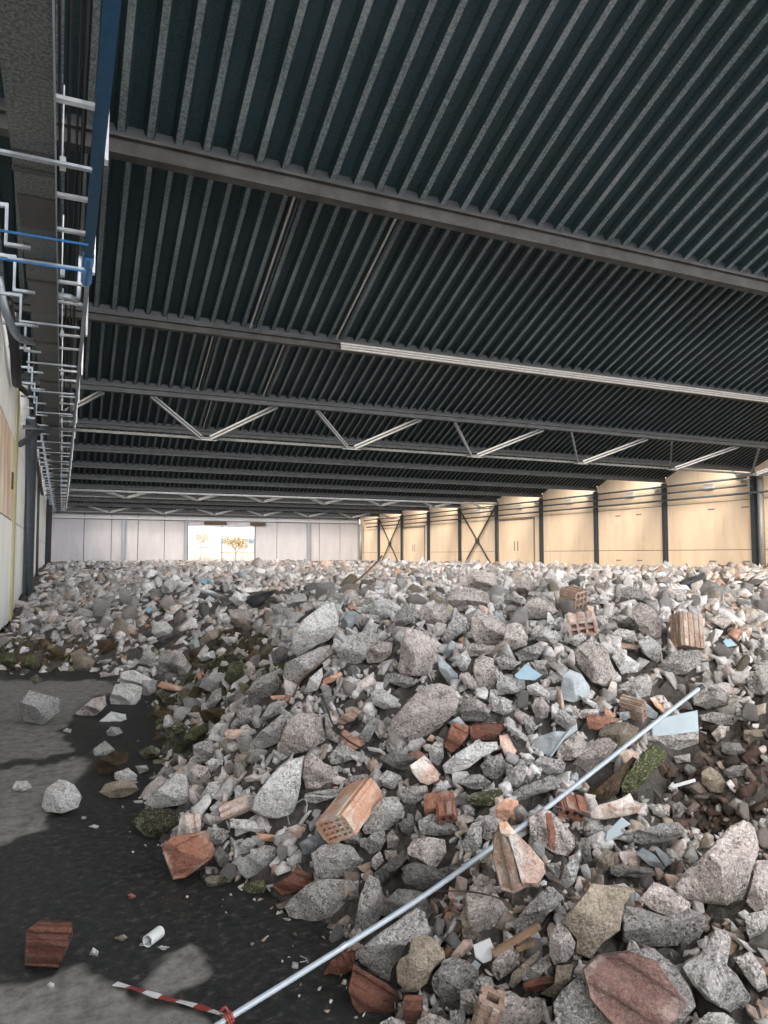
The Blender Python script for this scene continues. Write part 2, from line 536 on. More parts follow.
# ---- back wall with the big opening
wb = struct(MB().box((XL, YB + 0.14, 0), (px_x(187, YB), YB + 0.2, DECK_LOW + 0.1)).box((px_x(255, YB), YB + 0.14, 0), (XR, YB + 0.2, DECK_LOW + 0.1))
            .box((px_x(187, YB), YB + 0.14, 4.62), (px_x(255, YB), YB + 0.2, DECK_LOW + 0.1)).build('wall_back', M_DARK_STEEL), 'pale panel wall at the far end')
edges = [XL] + [px_x(p, YB) for p in (84, 111.5, 138, 164.5, 187)]
edges2 = [px_x(p, YB) for p in (255.5, 277, 308, 319.5, 340, 358)] + [XR]
for es in (edges, edges2):
    for a, b in zip(es[:-1], es[1:]):
        if b - a > 0.1:
            MB().box((a + 0.03, YB, 0), (b - 0.03, YB + 0.13, 5.05)).build('panel', M_WALL_B, wb, origin=(0, 0, 0))
            MB().box((a + 0.03, YB, 5.08), (b - 0.03, YB + 0.13, DECK_LOW + 0.1)).build('panel', M_WALL_B, wb, origin=(0, 0, 0))
xw0, xw1, xwm = px_x(187, YB), px_x(255.5, YB), px_x(222, YB)
MB().box((xw0, YB, 4.65), (xw1, YB + 0.13, DECK_LOW + 0.1)).build('panel', M_WALL_B, wb, origin=(0, 0, 0))
win = struct(empty('window_1', ((xw0 + xw1) / 2, YB, 0)), 'tall glazed opening in the far wall')
fr = MB().box((xw0, YB - 0.05, 0), (xw0 + 0.14, YB + 0.15, 4.6)).box((xw1 - 0.14, YB - 0.05, 0), (xw1, YB + 0.15, 4.6)).box((xw0 + 0.14, YB - 0.05, 4.48), (xw1 - 0.14, YB + 0.15, 4.6))
fr.build('window_frame', M_BRACE, win)
MB().box((xwm - 0.06, YB - 0.02, 0), (xwm + 0.06, YB + 0.1, 4.48)).build('mullion', M_BRACE, win)

def glass_mat():
    m = bpy.data.materials.new('clear_glass')
    m.use_nodes = True
    nt = m.node_tree
    nt.nodes.clear()
    o = nt.nodes.new('ShaderNodeOutputMaterial')
    t = nt.nodes.new('ShaderNodeBsdfTransparent')
    g = nt.nodes.new('ShaderNodeBsdfGlossy')
    g.inputs['Roughness'].default_value = 0.05
    mx = nt.nodes.new('ShaderNodeMixShader')
    mx.inputs[0].default_value = 0.06
    nt.links.new(t.outputs[0], mx.inputs[1])
    nt.links.new(g.outputs[0], mx.inputs[2])
    nt.links.new(mx.outputs[0], o.inputs[0])
    return m
M_GLASS = glass_mat()
for a, b in ((xw0 + 0.14, xwm - 0.06), (xwm + 0.06, xw1 - 0.14)):
    MB().box((a, YB + 0.03, 0), (b, YB + 0.045, 4.48)).build('pane', M_GLASS, win)

# ---- outside the opening
M_GROUND = plain('pale_yard', (0.24, 0.225, 0.205), 0.9, scale=0.5)
struct(MB().box((-40, YB + 0.25, -0.25), (80, 260, -0.02)).build('floor_yard', M_GROUND), 'pale yard outside the far opening')
M_HOUSE = plain('white_render', (0.26, 0.26, 0.27), 0.8, nz=0.04)
M_FASCIA = plain('blue_fascia', (0.06, 0.12, 0.17), 0.6)
M_YELLOW = plain('faded_yellow_paint', (0.24, 0.175, 0.09), 0.6)
hy = 125.0
hx0, hx1 = px_x(225, hy), px_x(262, hy)
h = tag(empty('warehouse', ((hx0 + hx1) / 2, hy, 0)), 'white building with a blue roof band seen through the far opening', 'building')
MB().box((hx0, hy, 0), (hx1, hy + 12, 3.9)).build('wall', M_HOUSE, h)
MB().box((hx0 - 0.2, hy - 0.3, 3.9), (hx1 + 0.2, hy + 12.3, 4.5)).build('roof_band', M_FASCIA, h)
for i in range(4):
    a = hx0 + 0.8 + i * 1.45
    MB().box((a, hy - 0.06, 1.7), (a + 0.8, hy + 0.02, 2.6)).build('window', M_TILE, h)
hy2 = 140.0
h2 = tag(empty('shed', (px_x(205, hy2), hy2, 0)), 'long low pale shed behind the bare tree outside', 'building')
MB().box((px_x(186, hy2), hy2, 0), (px_x(221, hy2), hy2 + 8, 3.2)).build('wall', M_HOUSE, h2)
rf = MB().box((px_x(185, hy2), hy2 - 0.4, 3.2), (px_x(222, hy2), hy2 + 8.4, 3.45)).build('roof', M_TILE, h2)
for i in range(7):
    a = px_x(188, hy2) + i * 1.25
    MB().box((a, hy2 - 0.06, 1.9), (a + 0.6, hy2 + 0.02, 2.5)).build('window', M_TILE, h2)
fy = 84.0
fn = tag(empty('guard_rail', (px_x(220, fy), fy, 0)), 'faded yellow guard rail outside the far opening', 'railing')
fx0, fx1 = px_x(183, fy), px_x(262, fy)
MB().box((fx0, fy, 1.83), (fx1, fy + 0.07, 1.98)).build('top_rail', M_YELLOW, fn)
MB().box((fx0, fy, 1.1), (fx1, fy + 0.06, 1.2)).build('mid_rail', M_YELLOW, fn)
for i in range(5):
    a = fx0 + 0.3 + i * (fx1 - fx0 - 0.6) / 4
    MB().box((a, fy + 0.07, -0.02), (a + 0.09, fy + 0.15, 2.0)).build('post', M_YELLOW, fn)

def bare_tree(px, Y, h, label, seed):
    rnd = random.Random(seed)
    base = np.array([px_x(px, Y), Y, -0.02])
    t = tag(empty('bare_tree', tuple(base)), label, 'tree', 'bare trees outside')
    m = MB()
    tips = []
    def grow(p, d, L, r, lv):
        q = p + d * L
        m.tube([p, (p + q) / 2 + np.array([rnd.uniform(-.1, .1) * L, 0, 0]), q], [r, r * .8, r * .6], 5)
        if lv == 0:
            tips.append(q)
            return
        for _ in range(3):
            a = d + np.array([rnd.uniform(-.8, .8), rnd.uniform(-.8, .8), rnd.uniform(-.1, .5)])
            grow(q, a / np.linalg.norm(a), L * rnd.uniform(.55, .8), r * .6, lv - 1)
    grow(base, np.array([0, 0, 1.0]), h * .40, 0.16, 3)
    m.build('trunk', plain('pale_bark', (0.14, 0.105, 0.07), 0.9), t)
    lv = MB()
    for q in tips:
        for _ in range(40):
            c = q + np.array([rnd.gauss(0, .55), rnd.gauss(0, .55), rnd.gauss(0, .45)])
            a = np.array([rnd.gauss(0, 1), rnd.gauss(0, 1), rnd.gauss(0, 1)])
            a /= np.linalg.norm(a)
            b = np.cross(a, (0.3, 0.2, 0.9))
            b /= np.linalg.norm(b)
            lv.add([c - a * .17, c + b * .10, c + a * .17, c - b * .10], [[0, 1, 2, 3]])
    o = lv.build('foliage', plain('yellow_leaves', (0.36, 0.28, 0.16), 0.9), t)
    o['kind'] = 'stuff'
bare_tree(201, 108, 4.3, 'sparse yellow-leaved tree left of the mullion outside', 3)
bare_tree(236, 112, 4.2, 'smaller pale tree rising above the blue roof band outside', 8)

# ================================================================== ROOF STEEL
ORD = ['nearest', 'second', 'third', 'fourth', 'fifth', 'sixth', 'seventh', 'eighth', 'ninth', 'tenth', 'eleventh', 'twelfth', 'farthest']
for k in range(0, 14):
    Y = YBEAM[k] if k < 13 else YB - 0.25
    if k == 0:
        bm_ = tag(empty('roof_beam', (15, Y, BEAM_Z)), 'roof beam above the viewer, before the nearest visible one', 'beam', 'roof beams')
    else:
        bm_ = tag(empty('roof_beam', (15, Y, BEAM_Z)), ORD[k - 1] + ' dusty steel beam running across under the corrugated roof', 'beam', 'roof beams')
    hb = 0.10 if k < 2 else 0.075
    z0, z1 = BEAM_Z - hb, BEAM_Z + hb
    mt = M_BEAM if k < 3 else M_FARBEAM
    MB().box((XL + 0.03, Y - 0.07, z0), (XR - 0.03, Y + 0.07, z0 + 0.025)).build('bottom_flange', mt, bm_)
    MB().box((XL + 0.03, Y - 0.012, z0 + 0.025), (XR - 0.03, Y + 0.012, z1 - 0.025)).build('web', mt, bm_)
    MB().box((XL + 0.03, Y - 0.07, z1 - 0.025), (XR - 0.03, Y + 0.07, z1)).build('top_flange', mt, bm_)
    MB().box((XL + 0.03, Y - 0.005, z1), (XR - 0.03, Y + 0.005, DECK_LOW + 0.08)).build('closure_strip', M_BLACK, bm_)  # added black strip, shuts out bright leaks between beam and deck ribs
    if k in (1, 2):
        proto = None
        for i in range(0, 34):
            xx = 0.75 + i * PITCH_RIB * 3
            if proto is None:
                c = MB().bar((0, 0, 0), (0.03, -0.02, 0.09), 0.012, 0.012).build('clip', M_BEAM, bm_, origin=(0, 0, 0))
                proto = c
            else:
                c = proto.copy()
                COL.objects.link(c)
                c.parent = bm_
            c.location = (xx - 15, -0.06, hb - 0.005)

# lattice girders: V webs hanging from some beams
xt = [1.94 + 4.345 * i for i in range(-1, 7)]
for k, lab in ((3, 'lattice girder with bold V braces under the third beam'), (8, 'lattice girder with small V braces under the eighth beam'), (11, 'farthest lattice girder with tiny V braces near the back wall')):
    Y = YBEAM[k]
    yn, zn = Y + 1.6, 4.86
    if k > 3:
        yn, zn = Y + 0.9, 5.2
    g = tag(empty('lattice_girder', (15, Y, BEAM_Z)), lab, 'girder', 'lattice girders')
    MB().box((XL + 0.03, yn - 0.05, zn - 0.05), (XR - 0.05, yn + 0.05, zn + 0.02)).build('bottom_chord', M_FARBEAM, g)
    for i, a in enumerate(xt):
        n = a + 1.66
        for (p, q) in (((a, Y, BEAM_Z - 0.075), (n - 0.12, yn, zn)), ((a + 3.25, Y, BEAM_Z - 0.075), (n + 0.12, yn, zn))):
            if p[0] < XL + 0.1:
                t = (XL + 0.15 - p[0]) / (q[0] - p[0])
                if t > 1:
                    continue
                p = tuple(np.array(p) + t * (np.array(q) - np.array(p)))
            if max(p[0], q[0]) > XR - 0.1:
                continue
            b = MB()
            b.bar(np.array(p) + (0, 0, 0.045), np.array(q) + (0, 0, 0.045), 0.05, 0.05)
            b.bar(np.array(p) - (0, 0, 0.045), np.array(q) - (0, 0, 0.045), 0.05, 0.05)
            b.build('brace', M_BRACE, g)
        if n < XR - 0.4:
            MB().box((n - 0.3, yn - 0.06, zn - 0.07), (n + 0.3, yn + 0.06, zn - 0.05)).build('gusset', M_BRACE, g)

# pale conduits running up under the deck
for (px, py, kb, lab) in ((252, 331, 2, 'thin pale conduit under the roof, left of two between first beams'), (338, 345, 2, 'thin pale conduit under the roof, right of two between first beams'),
                          (199, 396, 3, 'thin conduit under the roof between second and third beam, left one'), (264, 403, 3, 'thin conduit under the roof between second and third beam, right one'),
                          (204, 430, 4, 'short thin conduit under the roof behind the V braces')):
    Y1 = YBEAM[kb] - 0.1
    X = at_plane(px, py, 1, Y1)[0]
    L = S_BAY - 0.3
    z1 = DECK_LOW - 0.07 + SLOPE * 0.1
    c = tag(empty('roof_conduit', (X, Y1, z1)), lab, 'conduit', 'conduits under the roof')
    MB().bar((X - 0.035, Y1, z1), (X - 0.035, Y1 - L, z1 + SLOPE * L), 0.03, 0.03).build('tube', M_TRAY, c)
    MB().bar((X + 0.035, Y1, z1), (X + 0.035, Y1 - L, z1 + SLOPE * L), 0.03, 0.03).build('tube', M_DARK_STEEL, c)
    MB().box((X - 0.03, Y1 - L * .55, z1 + SLOPE * L * .55 - .02), (X + 0.25, Y1 - L * .55 + 0.05, z1 + SLOPE * L * .55 + .02)).build('clamp', M_BRACE, c)

# fluted pale tray along the second beam, white pipe along the eighth
Y = YBEAM[2]
t = tag(empty('cable_tray', (px_x(338, Y), Y - 0.12, BEAM_Z)), 'pale fluted cable tray along the right part of the second beam', 'tray')
x0 = px_x(338, Y)
for i in range(3):
    MB().box((x0, Y - 0.13, BEAM_Z - 0.075 + i * 0.05), (XR - 0.1, Y - 0.075, BEAM_Z - 0.04 + i * 0.05)).build('flute', M_TRAY, t)
MB().box((x0, Y - 0.075, BEAM_Z - 0.07), (XR - 0.1, Y - 0.07, BEAM_Z + 0.07)).build('back_plate', M_BRACE, t)
tag(MB().tube([(XL + 0.1, YBEAM[8] - 0.2, BEAM_Z - 0.2), (XR - 0.2, YBEAM[8] - 0.2, BEAM_Z - 0.2)], 0.07).build('roof_pipe', M_WHITE_STEEL, smooth=True), 'white pipe running across under the eighth roof beam', 'pipe')
tag(MB().box((XL + 0.1, YB - 0.2, 5.1), (XR - 0.7, YB, 5.25)).build('crane_rail', M_WHITE_STEEL), 'pale horizontal rail along the top of the far wall', 'rail')
for a, b in ((204, 226), (250, 265)):
    tag(MB().box((px_x(a, YB), YB - 0.3, 4.72), (px_x(b, YB), YB, 5.0)).build('roller_box', M_RUST), 'brown roller box above the far opening, %s side' % ('left' if a < 230 else 'right'), 'box', 'roller boxes')

# ================================================================== COLUMNS, PIPES, BRACING ON THE WALLS
def h_column(x, y, z1, mat, label, group, d=0.22, w=0.2):
    c = tag(empty('steel_column', (x, y, 0)), label, 'column', group)
    MB().box((x - d / 2, y - w / 2, 0), (x - d / 2 + 0.02, y + w / 2, z1)).build('flange', mat, c)
    MB().box((x + d / 2 - 0.02, y - w / 2, 0), (x + d / 2, y + w / 2, z1)).build('flange', mat, c)
    MB().box((x - d / 2 + 0.02, y - 0.012, 0), (x + d / 2 - 0.02, y + 0.012, z1)).build('web', mat, c)
    return c
for k in range(3, 13):
    h_column(XR - 0.13, YBEAM[k], BEAM_Z - 0.13, M_DARK_STEEL, 'dark steel column against the cream wall under the %s beam' % ORD[k - 1], 'right wall columns')
for k in (4, 9, 10, 11, 12):
    h_column(XL + (0.15 if k == 4 else 0.10), YBEAM[k] - (1.2 if k == 4 else 0.05), BEAM_Z - 0.13, M_DARK_STEEL, 'dark steel column against the left wall under the %s beam' % ORD[k - 1], 'left wall columns', 0.26 if k == 4 else 0.16, 0.24)
for i, p in enumerate((123, 187, 308, 359)):
    h_column(px_x(p, YB) - (0.15 if p == 187 else 0), YB - 0.16, 5.05, M_STEEL, 'grey steel column on the far white wall, %s from the left' % ORD[i].replace('nearest', 'first'), 'far wall columns', 0.3, 0.25)
for z, r, lab in ((5.33, 0.055, 'highest of three dark pipes along the cream right wall'), (4.95, 0.05, 'middle of three dark pipes along the cream right wall'), (4.57, 0.055, 'lowest of three dark pipes along the cream right wall')):
    t = tag(empty('wall_pipe', (XR - 0.34, 45, z)), lab, 'pipe', 'pipes on the right wall')
    y0 = 24.4 if z > 4.7 else 21.5
    MB().tube([(XR - 0.34, y0, z), (XR - 0.34, YB - 2.0 - (5.4 - z), z)], r).build('pipe', M_DARK_STEEL, t, smooth=True)
    for k in range(4, 13):
        MB().box((XR - 0.40, YBEAM[k] - 0.03, z - 0.09), (XR - 0.24, YBEAM[k] + 0.03, z - 0.05)).build('bracket', M_STEEL, t)
    if z > 5.2:
        for k in range(4, 9):
            MB().box((XR - 0.36, YBEAM[k] + 0.35, z - 0.12), (XR - 0.02, YBEAM[k] + 0.75, z - 0.06)).build('support', M_WHITE_STEEL, t)
            MB().box((XR - 0.2, YBEAM[k] + 2.3, z - 0.32), (XR - 0.02, YBEAM[k] + 2.9, z - 0.1)).build('junction_box', M_WHITE_STEEL, t)
tag(MB().tube(curve_pts([(XR - 0.5, 25.0, 5.75), (XR - 0.55, 24.75, 5.5), (XR - 0.6, 24.4, 5.42), (XR - 0.6, 22.0, 5.42)], 14), 0.09).build('bent_pipe', M_STEEL, smooth=True),
    'bent grey pipe above the dark column at the right edge', 'pipe')
tag(MB().tube([(XR - 0.25, 23.75, 0), (XR - 0.25, 23.75, 5.4)], 0.14).build('down_pipe', M_BRACE, smooth=True), 'thick upright grey downpipe beside the rightmost dark column', 'pipe')
for a, b, lab in ((8, 9, 'crossed steel bracing on the cream wall, nearer and larger X'), (11, 12, 'crossed steel bracing on the cream wall, farther and smaller X')):
    c = tag(empty('cross_brace', (XR - 0.2, (YBEAM[a] + YBEAM[b]) / 2, 0)), lab, 'brace', 'cross braces')
    y0, y1 = YBEAM[a] + 0.15, YBEAM[b] - 0.15
    MB().bar((XR - 0.20, y0, 5.2), (XR - 0.20, y1, 0.2), 0.06, 0.12).build('diagonal', M_DARK_STEEL, c)
    MB().bar((XR - 0.11, y0, 0.2), (XR - 0.11, y1, 5.2), 0.06, 0.12).build('diagonal', M_DARK_STEEL, c)
    ym = (y0 + y1) / 2
    MB().box((XR - 0.24, ym - 0.18, 2.5), (XR - 0.08, ym + 0.18, 2.9)).build('centre_plate', M_DARK_STEEL, c)
tag(MB().tube([(XR - 0.5, YB - 1.5, 0), (XR - 0.5, YB - 1.5, 5.0)], 0.16).build('down_pipe', M_BRACE, smooth=True), 'grey downpipe in the far right corner', 'pipe')

for i, (xx, yy, xt_) in enumerate(((-0.80, 21.6, -0.93), (-0.88, 26.5, -0.90), (-0.9, 33.0, -0.93))):
    tag(MB().tube([(xx, yy, 0), ((xx + xt_) / 2, yy, 2.6), (xt_, yy + 0.1, 5.3)], 0.05, 8).build('stand_pipe', M_DARK_STEEL, smooth=True), 'dark upright pipe on the left wall, %s from the viewer' % ORD[i], 'pipe', 'upright pipes on the left wall')
# ================================================================== OVERHEAD SERVICES AT THE LEFT
ZD = 4.90
M_DUCT = deck_mat('duct_sheet', (0.038, 0.042, 0.042), (0.135, 0.142, 0.138), 0.3)
M_DUCT2 = deck_mat('duct_sheet_brown', (0.030, 0.029, 0.027), (0.055, 0.052, 0.048), 0.2)
du = tag(empty('air_duct', (-0.29, 4, ZD)), 'long flat grey sheet-metal duct hanging along the left wall', 'duct')
y = -1.5
i = 0
while y < 60:
    L = 2.75
    short = abs(y + 2 * L - 9.5) < 0.1
    MB().box((-0.455, y + 0.01, ZD), (-0.130, y + L - 0.06, ZD + 0.26)).build('duct_section', M_DUCT, du)
    MB().box((-0.465, y + L - 0.06, ZD - 0.015), (-0.122, y + L + 0.01, ZD + 0.27)).build('joint_flange', M_DUCT2, du)
    y += L
MB().box((-0.452, 7.2, ZD - 0.012), (-0.133, 7.9, ZD - 0.002)).build('patch_plate', M_DUCT2, du)
MB().box((-0.130, -1.5, ZD - 0.02), (-0.118, 60, ZD + 0.03)).build('edge_strip', M_STEEL, du)

rail = tag(empty('blue_rail', (0.2, 4, ZD)), 'blue painted steel rail hanging overhead beside the duct', 'rail')
MB().box((0.146, -1.5, ZD), (0.246, 8.55, ZD + 0.014)).build('flange', M_BLUE, rail)
MB().box((0.188, -1.5, ZD + 0.014), (0.204, 8.55, ZD + 0.14)).build('web', M_BLUE, rail)
MB().box((0.146, -1.5, ZD + 0.14), (0.246, 8.55, ZD + 0.154)).build('flange', M_BLUE, rail)
MB().tube([(0.197, 8.5, ZD + 0.04), (0.197, 9.35, ZD + 0.04)], 0.062, 14).build('end_sleeve', M_BLUE_BRIGHT, rail, smooth=True, sharp=40)
for yy, zz in ((8.05, ZD - 0.03), (8.75, ZD - 0.06)):
    MB().tube([(-0.95, yy, zz), (0.18, yy, zz)], 0.014, 8).build('cross_rod', M_BLUE_BRIGHT, rail, smooth=True)

ld = tag(empty('cable_ladder', (0.0, 20, ZD)), 'galvanised cable ladder with many rungs between duct and rail', 'cable ladder')
MB().box((0.185, 9.35, ZD), (0.235, 60, ZD + 0.09)).build('side_rail', M_STEEL, ld)
MB().box((-0.105, 2.0, ZD + 0.10), (-0.085, 60, ZD + 0.16)).build('side_rail', M_DARK_STEEL, ld)
protos = {}
def copy_part(key, maker, loc):
    if key not in protos:
        o = maker()
        protos[key] = o
    else:
        o = protos[key].copy()
        COL.objects.link(o)
        o.parent = ld
    o.location = (loc[0] - 0.0, loc[1] - 20, loc[2] - ZD)
    return o
yr = 5.65
i = 0
while yr < 59:
    wide = i % 3 == 1
    if wide:
        copy_part('wide', lambda: MB().box((-0.62, -0.025, -0.012), (0.16, 0.025, 0.012)).build('rung', M_STEEL, ld, origin=(0, 0, 0)), (0, yr, ZD - 0.035))
    else:
        copy_part('rung', lambda: MB().box((-0.12, -0.03, -0.015), (0.18, 0.03, 0.015)).build('rung', M_WHITE_STEEL, ld, origin=(0, 0, 0)), (0, yr, ZD + 0.06))
    yr += 0.78
    i += 1
yr = 6.25
while yr < 58:
    copy_part('hanger', lambda: MB().box((-0.014, -0.05, -0.18), (0.014, 0.05, 0.75)).build('hanger', M_WHITE_STEEL, ld, origin=(0, 0, 0)), (0.262, yr, ZD + 0.14))
    copy_part('clip', lambda: MB().box((-0.02, -0.06, -0.05), (0.03, 0.02, 0.04)).box((-0.006, -0.01, 0.04), (0.006, 0.0, 0.7)).build('hook', M_WHITE_STEEL, ld, origin=(0, 0, 0)), (-0.075, yr + 0.35, ZD + 0.05))
    yr += 2.6
yr = 8.4
while yr < 58:
    copy_part('bracket', lambda: MB().box((-0.03, -0.03, 0), (0.0, 0.03, 0.42)).box((-0.03, -0.03, -0.03), (0.22, 0.03, 0.0)).box((-0.35, -0.025, 0.38), (-0.03, 0.025, 0.42)).build('wall_bracket', M_STEEL, ld, origin=(0, 0, 0)), (-0.60, yr, ZD - 0.01))
    yr += 1.45
# cables lying in the ladder
for dx, rr in ((-0.03, 0.014), (0.03, 0.010), (0.075, 0.018)):
    tag(MB().tube([(dx, -1, ZD + 0.10), (dx + 0.01, 20, ZD + 0.10), (dx, 59, ZD + 0.10)], rr, 6).build('cable', M_BLACK, smooth=True),
        'black cable lying in the overhead ladder, %s' % ('nearest the duct' if dx < 0 else 'middle one' if dx < .05 else 'nearest the blue rail'), 'cable', 'cables in the ladder')

def hose(pts, r, mat, label, name='flexible_hose'):
    tag(MB().tube(curve_pts(pts, 30), r, 10).build(name, mat, smooth=True), label, 'hose')
hose([(-0.12, 10.0, ZD + 0.03), (0.02, 10.0, ZD + 0.03), (0.10, 10.2, ZD + 0.08), (0.12, 10.3, ZD + 0.3), (0.12, 10.3, ZD + 0.7)], 0.042, M_STEEL, 'silver bent hose curving up beside the duct past the blue rail')
hose([(-0.12, 18.4, ZD + 0.05), (0.04, 18.5, ZD + 0.05), (0.12, 18.6, ZD + 0.2), (0.12, 18.6, ZD + 0.5)], 0.05, M_DARK_STEEL, 'dark bent hose between duct and rail by the third beam')
hose([(-0.95, 11.8, 5.7), (-0.85, 12.0, 5.25), (-0.72, 12.3, 5.0), (-0.60, 12.5, 4.98), (-0.45, 12.6, 5.0)], 0.06, M_STEEL, 'silver bent hose left of the duct joining it from the wall')
hose([(-0.89, 12.6, 5.6), (-0.86, 13.6, 5.45), (-0.85, 14.4, 5.25), (-0.87, 15.2, 5.05), (-0.89, 15.9, 5.0)], 0.09, M_BLACK, 'thick black hose sagging along the top of the left wall')
hose([(-0.97, 18.0, 5.4), (-0.80, 18.6, 5.35), (-0.65, 19.3, 5.2), (-0.60, 20.2, 4.9)], 0.07, M_BLACK, 'black bent pipe leaving the left wall below the duct')
tag(MB().bar((-0.98, 19.0, 4.2), (-0.55, 20.6, 4.85), 0.10, 0.10).build('strut', M_DARK_STEEL), 'dark slanted strut propping the duct from the left wall', 'strut')
tag(MB().tube(curve_pts([(-0.90, 24.5, 5.2), (-0.88, 27, 4.9), (-0.86, 30, 4.75), (-0.88, 34, 4.55), (-0.90, 38, 4.5)], 20), 0.07, 8).build('drain_hose', M_BLACK, smooth=True), 'black hose drooping along the left wall far back', 'hose')


# ================================================================== THE RUBBLE HEAP
# control points: image column, row and the distance at which the heap surface stands there
CTRL = [(200, 840, 3.75), (200, 780, 4.48), (200, 740, 5.45), (250, 740, 4.48), (250, 800, 3.82), (250, 860, 3.6), (300, 740, 3.9), (300, 800, 3.59), (300, 860, 3.42), (300, 680, 4.6),
        (300, 640, 5.08), (330, 600, 6.08), (250, 690, 6.4), (230, 650, 9.2), (265, 620, 7.9), (200, 690, 7.9), (400, 640, 4.66), (400, 720, 3.84), (400, 800, 3.32), (400, 860, 3.18), (400, 920, 2.96),
        (400, 980, 2.58), (500, 600, 5.6), (500, 660, 4.1), (500, 720, 3.58), (500, 800, 3.09), (500, 880, 2.77), (500, 960, 2.49), (500, 1020, 2.29), (600, 590, 5.55), (600, 640, 4.24), (600, 720, 3.58),
        (600, 780, 3.36), (600, 860, 2.88), (600, 940, 2.43), (600, 1020, 2.17), (700, 592, 6.4), (690, 640, 4.4), (690, 700, 3.97), (690, 780, 3.56), (690, 820, 3.30), (740, 860, 2.83), (700, 940, 2.43),
        (700, 1020, 2.14), (768, 780, 3.36), (768, 700, 3.72), (768, 640, 4.3), (768, 900, 2.46), (768, 1020, 2.09), (740, 600, 7.0), (768, 569, 9.0), (710, 590, 8.5), (350, 576, 12), (500, 570, 12), (620, 573, 10),
        (500, 566, 25), (300, 566, 30), (200, 566, 30), (650, 574, 20), (760, 570, 22), (60, 650, 10.6), (120, 640, 10.6), (120, 600, 12.8), (150, 576, 16.2), (82, 592, 17.5), (66, 575, 29), (42, 618, 16),
        (100, 565, 35), (200, 600, 11.2), (200, 640, 10.2), (270, 580, 14), (100, 562, 62), (250, 562, 62), (400, 563, 62), (560, 569, 42), (690, 572, 29), (760, 567, 26),
        (900, 1020, 2.1), (900, 800, 3.2), (900, 650, 4.4), (900, 590, 8), (500, 1150, 1.9), (700, 1150, 1.8), (850, 1150, 1.8)]
FOOT = [(10, 676), (95, 670), (148, 712), (152, 760), (132, 800), (138, 836), (200, 886), (262, 897), (330, 930), (345, 985), (385, 1040), (405, 1120)]
OUT = [(0, 700, -.25), (60, 720, -.35), (100, 780, -.4), (60, 860, -.5), (100, 930, -.5), (200, 950, -.4), (280, 985, -.35), (300, 1080, -.4), (0, 980, -.6), (150, 1080, -.6), (-60, 760, -.5)]
pts, zz = [], []
for a, b, d in CTRL:
    p = at_d(a, b, d)
    pts.append(p[:2]); zz.append(p[2])
for a, b in FOOT:
    p = at_plane(a, b, 2, 0.0)
    pts.append(p[:2]); zz.append(0.0)
for a, b, z in OUT:
    p = at_plane(a, b, 2, 0.0)
    pts.append(p[:2]); zz.append(z)

def warp(xy):
    xy = np.asarray(xy, float)
    r = np.hypot(xy[..., 0], xy[..., 1]) + 0.3
    return np.stack([np.arctan2(xy[..., 0], xy[..., 1]) * 1.6, np.log(r)], -1)
WP = warp(np.array(pts))
ZP = np.array(zz)
n = len(ZP)
D = np.linalg.norm(WP[:, None] - WP[None], axis=-1)
A = np.zeros((n + 3, n + 3))
A[:n, :n] = D - 0.01 * np.eye(n)
A[:n, n] = A[n, :n] = 1
A[:n, n + 1:] = WP
A[n + 1:, :n] = WP.T
SOL = np.linalg.solve(A, np.concatenate([ZP, np.zeros(3)]))

def H(xy):
    w = warp(xy)
    sh = w.shape[:-1]
    w = w.reshape(-1, 2)
    out = np.empty(len(w))
    for i in range(0, len(w), 20000):
        c = w[i:i + 20000]
        d = np.linalg.norm(c[:, None] - WP[None], axis=-1)
        out[i:i + 20000] = d @ SOL[:n] + SOL[n] + c @ SOL[n + 1:]
    return np.clip(out, -0.6, 1.55).reshape(sh)

def hit(px, py):
    """where the sight line through a picture point meets the heap or the floor"""
    ds = np.exp(np.linspace(np.log(1.6), np.log(75), 700))
    P = EYEP + ray(px, py)[None] * ds[:, None]
    h = np.maximum(H(P[:, :2]), 0)
    i = np.argmax(P[:, 2] < h)
    if P[i, 2] >= h[i]:
        return 74.0
    return ds[i]

# ---- fine debris under everything
na, nr = 190, 260
ang = np.linspace(radians(-25), radians(78), na)
rad = np.exp(np.linspace(np.log(1.3), np.log(92), nr))
GX = rad[:, None] * np.sin(ang)[None]
GY = rad[:, None] * np.cos(ang)[None]
XY = np.stack([np.clip(GX, XL + 0.02, XR - 0.05), np.clip(GY, 0.6, YB - 0.1)], -1)
GZ = H(XY)
jit = RNG.normal(0, 1, GZ.shape) * np.minimum(0.03 + rad[:, None] * 0.002, 0.1) * 0.5
GZ = np.where(GZ > -0.02, GZ - 0.05 + jit, GZ - 0.05)
GZ = np.maximum(GZ, -0.3)
fv = np.concatenate([XY.reshape(-1, 2), GZ.reshape(-1, 1)], 1)
inb = ((GX > XL - 1.2) & (GX < XR + 3) & (GY < YB + 4) & (GY > 0.5) & (GZ > -0.06))
ff = []
for j in range(nr - 1):
    for i in range(na - 1):
        if inb[j, i] or inb[j, i + 1] or inb[j + 1, i + 1] or inb[j + 1, i]:
            ff.append([j * na + i, j * na + i + 1, (j + 1) * na + i + 1, (j + 1) * na + i])

